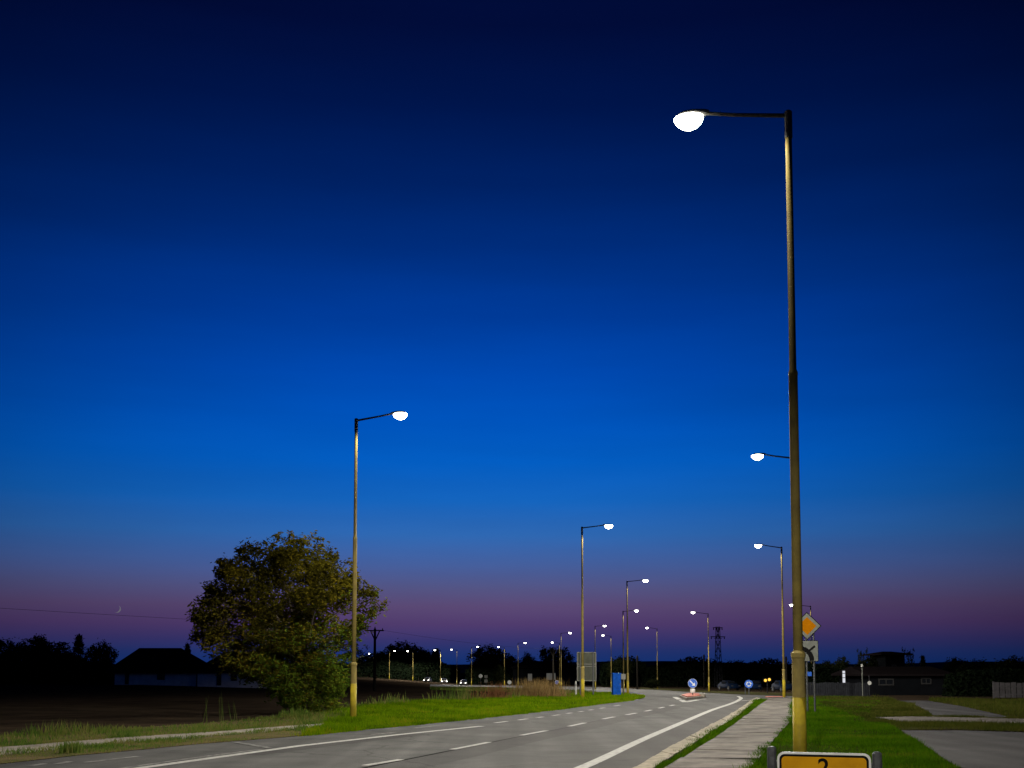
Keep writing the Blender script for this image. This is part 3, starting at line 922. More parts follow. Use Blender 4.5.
tube(bm, [(0, 0, -.2), (.03, 0, .5), (-.05, .05, 1.2), (-.1, 0, 2.0), (-.15, 0, 3.0), (-.2, .1, 4.4)], [.26, .2, .18, .16, .12, .05], 10)
for q in limb_pts:
    s = Vector((-.1, 0, random.uniform(.6, 3.4)))
    e = Vector(q)
    mid = s.lerp(e, .5) + Vector((0, 0, .3))
    tube(bm, [s, s.lerp(mid, .5) + Vector((random.uniform(-.1, .1), 0, .12)), mid, e], [.075, .06, .04, .012], 6)
obj('trunk', bm, M['bark'], tr, True)

# ------------------------------------------------------------------ background trees
def proto_round(seed, n=150, per=40):
    r = np.random.default_rng(seed)
    c = r.normal(size=(n, 3)); c /= np.linalg.norm(c, axis=1)[:, None]
    rad = r.uniform(.2, 1.0, n)[:, None] ** .7
    c = c * rad * np.array([.46, .46, .40]); c[:, 2] += .54
    c[:, 0] *= 1 + .18 * np.sin(c[:, 2] * 9 + seed)
    p = np.repeat(c, per, 0) + r.normal(size=(n * per, 3)) * .045
    p[:, 2] = np.maximum(p[:, 2], .06)
    return raw_mesh('crown', leaves(p, .036), 4)
def proto_conifer(seed, n=130, per=40):
    r = np.random.default_rng(seed)
    z = r.uniform(.06, 1, n)
    rr = (1 - z) * .42 * r.uniform(.05, 1.05, n) + .02
    a = r.uniform(0, 6.28, n)
    c = np.stack([np.cos(a) * rr, np.sin(a) * rr, z], 1)
    p = np.repeat(c, per, 0) + r.normal(size=(n * per, 3)) * np.array([.04, .04, .02])
    return raw_mesh('crown', leaves(p, .034), 4)
def proto_sparse(seed, n=44, per=30):
    r = np.random.default_rng(seed)
    z = r.uniform(.35, 1, n)
    a = r.uniform(0, 6.28, n); rr = r.uniform(.05, .42, n)
    c = np.stack([np.cos(a) * rr, np.sin(a) * rr, z], 1)
    p = np.repeat(c, per, 0) + r.normal(size=(n * per, 3)) * .035
    return raw_mesh('crown', leaves(p, .034), 4)
PR = {'round': [proto_round(s) for s in (1, 2, 3, 4)], 'conifer': [proto_conifer(s) for s in (5, 6)], 'sparse': [proto_sparse(s) for s in (7, 8)]}
for k, l in PR.items():
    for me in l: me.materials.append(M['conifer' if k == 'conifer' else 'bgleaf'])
def trunk_proto():
    bm = bm_new()
    tube(bm, [(0, 0, -.03), (.004, 0, .25), (-.004, .004, .5), (0, 0, .85)], [.03, .022, .016, .005], 7)
    for a in range(7):
        an = a * .9
        tube(bm, [(0, 0, .25 + .07 * a), (.13 * math.cos(an), .13 * math.sin(an), .38 + .07 * a), (.28 * math.cos(an), .28 * math.sin(an), .46 + .07 * a)], [.012, .008, .002], 5)
    me = bpy.data.meshes.new('trunk'); bm.to_mesh(me); bm.free()
    me.materials.append(M['bark'])
    return me
TRUNK = trunk_proto()
cnt = 0
def bg_tree(u, vtop, wpx, y, kind, label, name=None):
    global cnt
    g = on(u, y)
    ztop = P(u, vtop, y).z
    h = ztop - g.z
    w = wpx / F * y
    t = thing(name or {'round': 'broadleaf_tree', 'conifer': 'conifer_tree', 'sparse': 'sparse_tree'}[kind], label, 'tree', g, 0, 'dark trees along the horizon')
    me = PR[kind][cnt % len(PR[kind])]
    cnt += 1
    wf = {'round': .95, 'conifer': .8, 'sparse': .85}[kind]
    for nm, m_ in (('crown', me), ('trunk', TRUNK)):
        c = bpy.data.objects.new(nm, m_)
        COL.objects.link(c)
        c.parent = t
        c.scale = (w / wf, w / wf, h / (1.0 if kind != 'round' else .96))
        c.rotation_euler = (0, 0, cnt * 1.7)
    return t
for a in [
    (-6, 636, 44, 152, 'round', 'dark round tree cut by the left picture edge'),
    (21, 641, 34, 156, 'round', 'lower dark tree between the two highest trees on the far left'),
    (43, 635.5, 52, 150, 'round', 'broad dark tree, highest of the row left of the bungalow'),
    (66, 648, 26, 158, 'round', 'short dark tree left of the pointed conifer by the bungalow'),
    (79, 636.5, 24, 148, 'conifer', 'pointed dark conifer in the row left of the bungalow'),
    (101, 641, 30, 150, 'round', 'dark tree nearest to the left gable of the bungalow'),
    (188, 645, 17, 152, 'conifer', 'small pointed conifer behind the bungalow roof'),
    (361, 646, 22, 380, 'sparse', 'thin forked tree behind the yellow lamp mast'),
    (382, 650, 34, 390, 'round', 'dark tree right behind the wooden power pole'),
    (402, 641, 40, 385, 'round', 'highest dark tree of the middle group'),
    (421, 648, 34, 392, 'round', 'dark tree in the centre right of the middle group'),
    (436, 650, 24, 380, 'conifer', 'spiky dark tree closing the middle group on the right'),
    (448, 664, 26, 395, 'round', 'low dark bushy tree at the foot of the middle group'),
    (489, 645, 42, 362, 'round', 'broad dark tree behind the lit far road'),
    (508, 654, 26, 366, 'round', 'lower dark tree attached to the broad tree behind the far road'),
    (528, 653, 20, 362, 'round', 'small dark tree between the two big round trees'),
    (555, 644.5, 33, 360, 'round', 'big round dark tree left of the grey sign back'),
    (621, 656.5, 28, 240, 'round', 'low dark tree behind the blue cabinet'),
    (664, 662, 40, 260, 'round', 'low dark tree behind the lone lamp left of the island'),
    (694, 661.5, 44, 255, 'round', 'low dark tree directly behind the blue keep-side sign'),
    (741, 659, 36, 250, 'round', 'low dark tree right of the lattice pylon'),
    (772, 662.5, 40, 255, 'round', 'low dark tree behind the amber lights'),
    (824, 661, 32, 150, 'round', 'dark tree right of the priority signs'),
    (842, 657, 24, 140, 'round', 'dark tree behind the lit vertical sign'),
    (862, 650.5, 12, 142, 'sparse', 'thin spiky tree above the white marker post'),
    (871, 656, 30, 138, 'round', 'dark rounded tree left of the tall house'),
    (907, 650, 13, 150, 'sparse', 'thin bare tree right of the tall house'),
    (922, 657, 14, 150, 'conifer', 'small dark conifer above the long shed'),
    (954, 656, 26, 140, 'round', 'dark tree with raised round top behind the shed end'),
    (978, 659.5, 42, 120, 'round', 'dark tree left above the pale yard wall'),
    (1012, 656.5, 48, 112, 'round', 'large dark tree above the pale yard wall'),
    (1050, 657, 46, 115, 'round', 'dark tree cut by the right picture edge'),
    (499, 664, 14, 232, 'round', 'small lamplit tree by the far road'),
    (318 + 335, 679, 14, 186, 'round', 'dim green bush at the foot of the lone lamp'),
]:
    bg_tree(*a)

def leaf_block(name, label, cat, pts, h, depth, m, n, size, loc_z=None):
    """hedge along a ground line"""
    pts = [Vector(p) for p in pts]
    g0 = pts[0]
    base = Vector((g0.x, g0.y, T(g0.x, g0.y)))
    t = thing(name, label, cat, base)
    L = [0.0]
    for a, b in zip(pts, pts[1:]): L.append(L[-1] + (b - a).length)
    s = RNG.uniform(0, L[-1], int(n * 1.6))
    X = np.interp(s, L, [p.x for p in pts]); Y = np.interp(s, L, [p.y for p in pts])
    bump = .8 + .35 * patchy(X, Y, .5, 3)
    n = int(n * 1.6); th = RNG.uniform(0, np.pi, n); r = RNG.uniform(.6, 1, n)
    Yo = Y + np.cos(th) * r * depth / 2
    Z = Tn(X, Y) + np.sin(th) * r * h * bump
    me = raw_mesh('foliage', leaves(np.stack([X, Yo, Z], 1) - np.array(base), size * 1.5), 4)
    link('foliage', me, m, t)
    bm = bm_new()
    k = max(3, int(L[-1] / 2.5))
    for i in range(k):
        q = (i + .5) / k * L[-1]
        x, y = float(np.interp(q, L, [p.x for p in pts])), float(np.interp(q, L, [p.y for p in pts]))
        tube(bm, [Vector((x, y, T(x, y) - .1)) - base, Vector((x + .1, y, T(x, y) + h * .75)) - base], [.06, .02], 6)
    obj('stems', bm, M['bark'], t)
    return t
def gline(us, y): return [on(u, y).xy for u in us]
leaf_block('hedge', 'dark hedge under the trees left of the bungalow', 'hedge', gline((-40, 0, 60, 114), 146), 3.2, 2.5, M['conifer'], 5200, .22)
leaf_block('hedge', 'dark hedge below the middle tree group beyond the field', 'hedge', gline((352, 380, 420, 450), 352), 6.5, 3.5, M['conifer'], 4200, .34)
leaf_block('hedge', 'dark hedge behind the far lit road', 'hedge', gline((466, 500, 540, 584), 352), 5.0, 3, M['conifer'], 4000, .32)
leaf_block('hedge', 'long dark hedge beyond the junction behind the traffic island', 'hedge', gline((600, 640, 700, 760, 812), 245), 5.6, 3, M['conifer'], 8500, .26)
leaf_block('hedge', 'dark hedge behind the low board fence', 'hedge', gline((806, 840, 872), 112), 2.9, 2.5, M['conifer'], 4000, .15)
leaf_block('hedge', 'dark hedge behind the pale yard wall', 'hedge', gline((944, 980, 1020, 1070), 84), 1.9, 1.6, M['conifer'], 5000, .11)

# ------------------------------------------------------------------ houses
def hip_house(name, label, u0, u1, y, vtop, veave, vbase_off, depth, over, wallm, wins, ridge=(.25, .75), cat='house'):
    """u0..u1 columns of the walls at distance y; windows are (u, v, w px, h px, lit)"""
    a, b = on(u0, y), on(u1, y)
    cx = (a.x + b.x) / 2
    w = b.x - a.x
    z0 = min(T(a.x, y), T(b.x, y))
    ze = P(u0, veave, y).z - z0
    zr = P((u0 + u1) / 2, vtop, y + depth / 2).z - z0
    t = thing(name, label, cat, (cx, y, z0))
    bm = bm_new(); box(bm, (0, depth / 2, ze / 2 - .1), (w, depth, ze + .2))
    obj('wall', bm, wallm, t)
    bm = bm_new()
    x0, x1, y0, y1 = -w / 2 - over, w / 2 + over, -over, depth + over
    e = [bm.verts.new(p) for p in ((x0, y0, ze + .003), (x1, y0, ze + .003), (x1, y1, ze + .003), (x0, y1, ze + .003))]
    e2 = [bm.verts.new((v.co.x, v.co.y, ze + .16)) for v in e]
    r0 = bm.verts.new((x0 + (x1 - x0) * ridge[0], depth / 2, zr)); r1 = bm.verts.new((x0 + (x1 - x0) * ridge[1], depth / 2, zr))
    bm.faces.new(e[::-1])
    for k in range(4): bm.faces.new((e[k], e[(k + 1) % 4], e2[(k + 1) % 4], e2[k]))
    bm.faces.new((e2[0], e2[1], r1, r0)); bm.faces.new((e2[1], e2[2], r1)); bm.faces.new((e2[2], e2[3], r0, r1)); bm.faces.new((e2[3], e2[0], r0))
    rf = obj('roof', bm, M['roof'], t)
    for (u, v, ww, hh, lit) in wins:
        p = P(u, v, y)
        wx, wz = ww / F * y, hh / F * y
        fx, fz = p.x - cx, p.z - z0
        bm = bm_new()
        for (dx, dz, sx_, sz_) in ((0, wz / 2 + .05, wx + .2, .1), (0, -wz / 2 - .05, wx + .2, .1), (-wx / 2 - .05, 0, .1, wz), (wx / 2 + .05, 0, .1, wz), (0, 0, .06, wz)):
            box(bm, (fx + dx, -.03, fz + dz), (sx_, .1, sz_))
        fr = obj('window', bm, M['frame'], t)
        bm = bm_new(); box(bm, (fx, -.012, fz), (wx, .024, wz))
        obj('pane', bm, M['litglass'] if lit else M['glass'], fr)
    return t
hip_house('bungalow', 'long dark bungalow with pale wall and hipped roof across the field', 116, 197, 140, 648, 673, 0, 8, 1.0, M['wallpale'],
          [(161, 676.5, 6, 5, False), (127, 678.5, 2.2, 10, False)], (.22, .66))
hip_house('annex', 'pale annex right of the bungalow, half hidden by the big tree', 198.5, 268, 139, 652, 673, 0, 7, .6, M['wallpale'],
          [(234, 677, 4.5, 6, False), (255, 677, 4.5, 6, False), (219, 679, 3, 11, False)], (.3, .7), 'house')
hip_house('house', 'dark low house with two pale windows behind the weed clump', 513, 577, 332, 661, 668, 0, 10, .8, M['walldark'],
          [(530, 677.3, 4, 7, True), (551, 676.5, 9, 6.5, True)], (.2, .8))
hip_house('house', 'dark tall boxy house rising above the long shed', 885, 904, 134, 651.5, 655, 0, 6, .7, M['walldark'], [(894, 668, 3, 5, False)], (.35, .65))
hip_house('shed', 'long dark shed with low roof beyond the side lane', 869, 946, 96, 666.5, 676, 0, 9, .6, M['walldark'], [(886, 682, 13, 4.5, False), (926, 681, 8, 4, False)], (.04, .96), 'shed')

def fence(name, label, us, y, h, m, gap=.02, bw=.14, cat='fence'):
    L = gline(us, y)
    g = on(us[0], y)
    t = thing(name, label, cat, g)
    a, b = Vector(L[0]), Vector(L[-1])
    d = (b - a); ln_ = d.length
    bm = bm_new()
    n = int(ln_ / (bw + gap))
    for i in range(n):
        x = (i + .5) * (bw + gap)
        q = a + d.normalized() * x
        hh = h + random.uniform(-.04, .04)
        box(bm, (x, 0, T(q.x, q.y) - g.z + hh / 2 + .05), (bw, .025, hh))
    obj('boards', bm, m, t)
    k = max(2, int(ln_ / 2.2))
    for i in range(k + 1):
        x = ln_ * i / k
        q = a + d.normalized() * x
        bm = bm_new(); box(bm, (x, .06, T(q.x, q.y) - g.z + h / 2), (.08, .08, h + .2))
        obj('post', bm, m, t)
    bm = bm_new()
    for z in (.25, h - .2):
        box(bm, (ln_ / 2, .03, z), (ln_, .03, .07))
    obj('rail', bm, m, t)
    return t
fence('board_fence', 'low dark board fence right of the priority signs', (806, 830, 868), 82, .95, M['fencewood'])
fence('yard_fence', 'pale board fence along the yard on the right', (992, 1020, 1085), 71.5, .95, M['fencepale'], gap=.05, bw=.3)

# ------------------------------------------------------------------ road signs
def face(parent, name, pts, y0, th, m):
    return obj(name, prism_xz(bm_new(), pts, y0 - th, y0), m, parent)
def post(parent, x, y, z0, z1, r=.03, m='galv', n=12, name='post'):
    bm = bm_new()
    lathe(bm, [(r, z0), (r, z1), (r * .6, z1 + r * .4)], n, (x, y, 0))
    return obj(name, bm, M[m], parent, False)
def glyph(ch, size, m, parent, name, loc):
    cu = bpy.data.curves.new('glyph', 'FONT')
    cu.body = ch
    cu.size = size
    cu.align_x = 'CENTER'
    cu.extrude = .001
    cu.offset = size * .018
    o = bpy.data.objects.new('glyph', cu)
    COL.objects.link(o)
    dg = bpy.context.evaluated_depsgraph_get()
    me = bpy.data.meshes.new_from_object(o.evaluated_get(dg))
    bpy.data.objects.remove(o)
    me.name = name
    me.materials.clear()
    q = link(name, me, m, parent)
    q.rotation_euler = (R(90), 0, 0)
    q.location = loc
    return q
# small yellow sign at the bottom of the view (local x right, faces -y)
sy = 7.75
pc = P(823.5, 752.6, sy)
t = thing('road_number_sign', 'small yellow sign with black border and a black 2 in the foreground', 'sign', (pc.x, sy, T(pc.x, sy)), R(-18))
zc = pc.z
w, h = .605, .36
zs = zc - h / 2
face(t, 'plate', rrect(w, h, .045, cz=zs), .0, .012, M['signwhite'])
face(t, 'border', rrect(w - .028, h - .028, .036, cz=zs), -.012, .003, M['black'])
face(t, 'face', rrect(w - .058, h - .058, .026, cz=zs), -.015, .003, M['signyellow'])
glyph('2', .155, M['black'], t, 'digit', (0, -.0195, zc - .031 - .115))
for s, dz in ((-1, .022), (1, .0)):
    post(t, s * (w / 2 + .038), .01, -.2, zc + dz, .031)
bm = bm_new()
for z in (zs + .1, zs - .1):
    box(bm, (0, .02, z), (w + .14, .02, .035))
obj('bracket', bm, M['galv'], t)

# priority road sign with the bending-priority plate below, on two posts
py_ = 43.5
c = P(807, 626, py_)
t = thing('priority_sign', 'amber diamond priority sign over a white bend plate on two posts', 'sign', (c.x, py_, 0), R(-8))
def diamond(d, cz): return [(0, cz + d), (-d, cz), (0, cz - d), (d, cz)]
zc = c.z
face(t, 'diamond_rim', diamond(.53, zc), 0, .015, M['black'])
face(t, 'diamond_border', diamond(.49, zc), -.0152, .004, M['signdim'])
face(t, 'diamond_face', diamond(.34, zc), -.0195, .004, M['signorange'])
zp = P(807, 651, py_).z
face(t, 'plate_rim', rrect(.80, .80, .04, cz=zp), 0, .015, M['black'])
face(t, 'plate', rrect(.76, .76, .03, cz=zp), -.0152, .004, M['signdim'])
bm = bm_new()
arc = [(.15 - .44 + .44 * math.cos(R(a)), -.34 + .44 * math.sin(R(a))) for a in range(0, 86, 8)]
arc = [(.15, -.37)] + arc[0:] + [(-.33, .085)]
arc2 = []
for i, p in enumerate(arc):
    q0, q1 = Vector(arc[max(i - 1, 0)]), Vector(arc[min(i + 1, len(arc) - 1)])
    d = (q1 - q0).normalized(); nrm = Vector((-d.y, d.x)) * .085
    arc2.append((Vector(p) + nrm, Vector(p) - nrm))
vs = []
for a, b in arc2:
    vs.append([bm.verts.new((q.x, yy, zp + q.y)) for yy in (-.0195, -.023) for q in (a, b)])
for a, b in zip(vs, vs[1:]):
    bm.faces.new((a[2], b[2], b[3], a[3])); bm.faces.new((a[0], a[1], b[1], b[0])); bm.faces.new((a[0], b[0], b[2], a[2])); bm.faces.new((a[1], a[3], b[3], b[1]))
obj('bend_mark', bm, M['black'], t)
bm = bm_new()
prism_xz(bm, [(.05, .05), (.10, -.01), (.30, .16), (.25, .22)], -.023, -.0195)
for v in bm.verts: v.co.z += zp
obj('side_mark', bm, M['black'], t)
for x in (-.03, .24):
    post(t, x, .05, -.2, zc + (.45 if x < 0 else -.26), .035)
zb = P(808.5, 674, py_).z
bm = bm_new(); box(bm, (.06, .0, zb), (.15, .02, .15), bev=.004)
obj('small_plate', bm, M['signblue'], t)

# big direction sign seen from behind
by = 78
a, b = P(576.8, 652, by), P(596.3, 681, by)
t = thing('direction_sign', 'big grey-green back of a direction sign on two posts behind a lamp mast', 'sign', ((a.x + b.x) / 2, by, T(a.x, by)), R(4))
z0 = T(a.x, by)
bw, bh, bz = b.x - a.x, a.z - b.z, (a.z + b.z) / 2 - z0
bm = bm_new(); box(bm, (0, 0, bz), (bw, .03, bh), bev=.006)
obj('panel', bm, M['signgrey'], t)
bm = bm_new()
for x in (-bw / 2 + .02, bw / 2 - .02): box(bm, (x, -.035, bz), (.045, .04, bh - .01))
for z in (bz + bh / 2 - .025, bz - bh / 2 + .025, bz, bz + bh * .02 + .12): box(bm, (0, -.036, z), (bw - .09, .035, .045))
obj('stiffener', bm, M['boxgrey'], t)
for x in (-bw / 2 + .22, bw / 2 - .22): post(t, x, -.10, -.2, bz + bh / 2 - .02, .05)

# keep-side sign on the traffic island
pts = GP([(679.5, 697.6), (686, 700.6), (703, 698.6), (700, 695.2), (688, 695)])
bm = bm_new()
tp = [bm.verts.new((p.x, p.y, T(p.x, p.y) + .15)) for p in pts]; bt = [bm.verts.new((p.x, p.y, T(p.x, p.y) - .1)) for p in pts]
bm.faces.new(tp)
for k in range(5): bm.faces.new((tp[k], bt[k], bt[(k + 1) % 5], tp[(k + 1) % 5]))
cpt = sum(pts, Vector((0, 0))) / 5
isl = obj('traffic_island', bm, M['concrete'])
tag(isl, 'low traffic island with pale kerb and red paved top', 'traffic island', kind='structure')
inner = [cpt + (p - cpt) * .84 for p in pts]
bm = bm_new()
tp = [bm.verts.new((p.x, p.y, T(p.x, p.y) + .19)) for p in inner]; bt = [bm.verts.new((p.x, p.y, T(p.x, p.y) + .10)) for p in inner]
bm.faces.new(tp)
for k in range(5): bm.faces.new((tp[k], bt[k], bt[(k + 1) % 5], tp[(k + 1) % 5]))
obj('paving', bm, M['redpave'], isl)
iy = G(692, 697.5).y
c = P(692.6, 683.3, iy)
gz = T(c.x, iy)
t = thing('keep_side_sign', 'round blue sign with white diagonal arrow on the traffic island', 'sign', (c.x, iy, gz), R(-12))
z = c.z - gz
face(t, 'rim', circle(.305, cz=z), 0, .015, M['signwhite'])
face(t, 'disc', circle(.29, cz=z), -.0152, .004, M['signblue'])
ar = [(-.20, .15), (-.15, .20), (.07, -.02), (.14, .05), (.17, -.17), (-.05, -.14), (.02, -.07)]
face(t, 'arrow', [(x, z + q) for x, q in ar], -.0195, .004, M['signwhite'])
post(t, 0, .05, 0, z + .2, .04)
bm = bm_new()
lathe(bm, [(.14, z - .62), (.17, z - .55), (.17, z - .42), (.13, z - .36)], 14, (0, -.02, 0))
obj('reflector', bm, M['signwhite'], t)

# kerb bollard block at the island tip
kb = G(702.5, 698)
t = thing('kerb_block', 'small pale yellow block at the right tip of the traffic island', 'kerb block', (kb.x, kb.y, T(kb.x, kb.y)), R(-20))
bm = bm_new(); box(bm, (0, 0, .14), (.34, .5, .28), bev=.05)
obj('block', bm, M['concrete'], t, True)

# roundabout sign and neighbour post
ry = 93
c = P(748.8, 684, ry)
gz = T(c.x, ry)
t = thing('roundabout_sign', 'round blue sign with white ring arrows at the junction', 'sign', (c.x, ry, gz), R(-14))
z = c.z - gz
face(t, 'rim', circle(.33, cz=z), 0, .015, M['signblue'])
face(t, 'disc', circle(.305, cz=z), -.0152, .004, M['signblue'])
for k in range(3):
    a0 = 90 + 120 * k
    o1 = [((.20) * math.cos(R(a)), z + .20 * math.sin(R(a))) for a in range(a0, a0 - 75, -8)]
    i1 = [((.13) * math.cos(R(a)), z + .13 * math.sin(R(a))) for a in range(a0 - 72, a0 + 1, 8)]
    an = a0 - 75
    tipq = [(.25 * math.cos(R(an)), z + .25 * math.sin(R(an))), (.165 * math.cos(R(an - 32)), z + .165 * math.sin(R(an - 32))), (.08 * math.cos(R(an)), z + .08 * math.sin(R(an)))]
    face(t, 'arrow', o1 + tipq + i1, -.0195, .004, M['signwhite'])
post(t, 0, .05, -.2, z + .2, .05)
g = on(744.3, 93.5)
t = thing('marker_post', 'plain grey post just left of the round roundabout sign', 'post', g)
post(t, 0, 0, -.2, P(744, 683, 93.5).z - g.z, .035)
bm = bm_new(); box(bm, (0, -.05, P(744, 684, 93.5).z - g.z), (.1, .02, .12)); obj('reflector', bm, M['boxgrey'], t)

# small round and square signs far on the left
for (u, v, y, mm, lab) in ((509.5, 682.3, 205, 'signwhite', 'tiny round white sign at the far road before the lamplit tree'),
                           (556.8, 682.3, 200, 'signblue', 'tiny round blue sign in front of the low dark house'),
                           (480.6, 676, 215, 'signwhite', 'tiny pale round sign by the far road, left of the lamplit tree')):
    c = P(u, v, y); gz = T(c.x, y)
    t = thing('round_sign', lab, 'sign', (c.x, y, gz))
    face(t, 'rim', circle(.36, 20, cz=c.z - gz), 0, .015, M['signwhite'])
    face(t, 'disc', circle(.31, 20, cz=c.z - gz), -.0152, .004, M[mm])
    post(t, 0, .06, -.2, c.z - gz, .04)
c = P(486, 679, 212); gz = T(c.x, 212)
t = thing('plate_sign', 'two grey plates stacked on a post by the far road', 'sign', (c.x, 212, gz))
for dz in (.45, -.35):
    bm = bm_new(); box(bm, (0, 0, c.z - gz + dz), (.6, .02, .55)); obj('plate', bm, M['boxgrey'], t)
post(t, 0, .06, -.2, c.z - gz + .7, .04)
c = P(623.4, 676.7, 88); gz = T(c.x, 88)
t = thing('plate_sign', 'small grey plate on a post at the right side of the blue cabinet', 'sign', (c.x, 88, gz))
bm = bm_new(); box(bm, (0, 0, c.z - gz), (.34, .02, .42)); obj('plate', bm, M['boxgrey'], t)
post(t, 0, .05, -.2, c.z - gz + .25, .03)
g = on(575.6, 84)
t = thing('delineator', 'short white delineator post left of the grey sign back', 'post', g)
bm = bm_new(); lathe(bm, [(.06, -.1), (.06, 1.0), (.035, 1.12)], 10); obj('post', bm, M['signwhite'], t)
bm = bm_new(); box(bm, (0, -.06, .85), (.05, .02, .18)); obj('reflector', bm, M['black'], t)

# blue cabinet
g0 = P(616.3, 698, 77)
gz = T(g0.x, 77)
zt = P(616.3, 673, 77).z - gz
t = thing('blue_cabinet', 'tall narrow bright blue cabinet on the grass tongue', 'cabinet', (g0.x, 77, gz), R(6))
bm = bm_new()
box(bm, (0, 0, .04), (.60, .60, .12)); obj('plinth', bm, M['concrete'], t)
bm = bm_new()
box(bm, (0, 0, .10 + (zt - .16) / 2), (.54, .54, zt - .16), bev=.02)
obj('body', bm, M['boxblue'], t)
bm = bm_new()
for k in range(5):
    box(bm, (-.2 + .1 * k, -.276, zt * .5), (.035, .018, zt - .35))
d = obj('door', bm, M['boxblue'], t)
bm = bm_new(); box(bm, (.2, -.30, zt * .55), (.03, .03, .14)); obj('handle', bm, M['galv'], d)
bm = bm_new(); box(bm, (0, 0, zt - .03), (.60, .60, .06), bev=.015); obj('lid', bm, M['boxblue'], t)

# lit vertical sign, marker post, amber lights, wall lamp on the right
c0 = P(843.5, 670.5, 92); c1 = P(843.5, 683, 92); gz = T(c0.x, 92)
t = thing('lit_sign', 'narrow vertical sign glowing white above the board fence', 'sign', (c0.x, 92, gz))
bm = bm_new(); box(bm, (0, 0, (c0.z + c1.z) / 2 - gz), (.26, .12, c0.z - c1.z + .06), bev=.01); obj('case', bm, M['steel_dark'], t)
for k, (f0, f1) in enumerate(((.03, .2), (.25, .55), (.6, .97))):
    zz = c0.z + (c1.z - c0.z) * (f0 + f1) / 2 - gz
    bm = bm_new(); box(bm, (0, -.066, zz), (.2, .01, (c0.z - c1.z) * (f1 - f0))); obj('face', bm, M['litwhite'], t)
post(t, 0, 0, -.2, c1.z - gz, .05)
g = on(861.2, 80)
t = thing('marker_post', 'tall thin whitish post right of the lit vertical sign', 'post', g)
zt = P(861, 664, 80).z - g.z
post(t, 0, 0, -.2, zt, .035, 'signdim')
bm = bm_new(); box(bm, (-.03, -.04, zt - .1), (.12, .02, .18)); obj('plate', bm, M['signwhite'], t)
c = P(869.5, 683, 81); gz = T(c.x, 81)
t = thing('round_sign', 'small dim round sign in front of the shed', 'sign', (c.x, 81, gz))
face(t, 'disc', circle(.14, 18, cz=c.z - gz), 0, .015, M['signwhite'])
post(t, 0, .05, -.2, c.z - gz + .5, .03, 'steel_dark')
c = P(767.3, 680, 118); gz = T(c.x, 118)
t = thing('amber_beacon', 'pair of glowing amber lights on a dark post beyond the junction', 'warning light', (c.x, 118, gz))
bm = bm_new(); box(bm, (0, 0, c.z - gz), (.95, .08, .42), bev=.02); obj('backplate', bm, M['black'], t)
for s in (-1, 1):
    bm = bm_new(); tube(bm, [(s * .2, -.041, c.z - gz + s * .04), (s * .2, -.12, c.z - gz + s * .04)], [.15, .12], 14); obj('lamp', bm, M['amber'], t)
post(t, 0, .06, -.2, c.z - gz, .05, 'steel_dark')

# ------------------------------------------------------------------ power line, pylon, bare posts, moon
uy = 140
g = on(375, uy)
zt = P(375, 628.5, uy).z - g.z
def utility_pole(loc, h, rz, label):
    t = thing('utility_pole', label, 'utility pole', loc, rz)
    bm = bm_new(); lathe(bm, [(.2, -.3), (.17, h * .6), (.14, h)], 10); obj('pole', bm, M['wood'], t)
    bm = bm_new(); box(bm, (0, 0, h - .25), (2.2, .14, .14)); arm = obj('crossarm', bm, M['wood'], t)
    bm = bm_new()
    for s in (-1, 1): tube(bm, [(0, -.1, h - 1.5), (s * .55, -.1, h - .3)], .07, 6)
    obj('brace', bm, M['wood'], t)
    for x in (-.95, 0, .95):
        bm = bm_new(); lathe(bm, [(.05, h - .18 + (.18 if x == 0 else 0)), (.08, h - .1 + (.18 if x == 0 else 0)), (.04, h + .04 + (.18 if x == 0 else 0))], 8, (x, 0, 0)); obj('insulator', bm, M['steel_dark'], arm)
    return t
utility_pole(g, zt, R(20), 'dark wooden power pole with crossarm right of the yellow lamp mast')
pa = g + Vector((0, 0, zt - .05))
p0 = P(0, 605, 91)
pb = p0 + (p0 - pa) * .9
utility_pole((pb.x, pb.y, 0), pb.z, R(20), 'dark wooden power pole outside the left picture edge')
p2 = P(553, 649, 225)
g2 = on(553, 225)
utility_pole(g2, p2.z - g2.z, R(-10), 'dark wooden power pole before the round tree by the sign back')
def wire(a, b, sag, label):
    bm = bm_new()
    tube(bm, [a.lerp(b, k / 24) - Vector((0, 0, sag * 4 * (k / 24) * (1 - k / 24))) for k in range(25)], .013, 5)
    tag(obj('power_line', bm, M['steel_dark']), label, 'power line')
wire(pa, pb, .25, 'thin dark wire sloping through the sky left of the big tree')
wire(pa, p2, .5, 'thin dark wire running right from the wooden power pole')

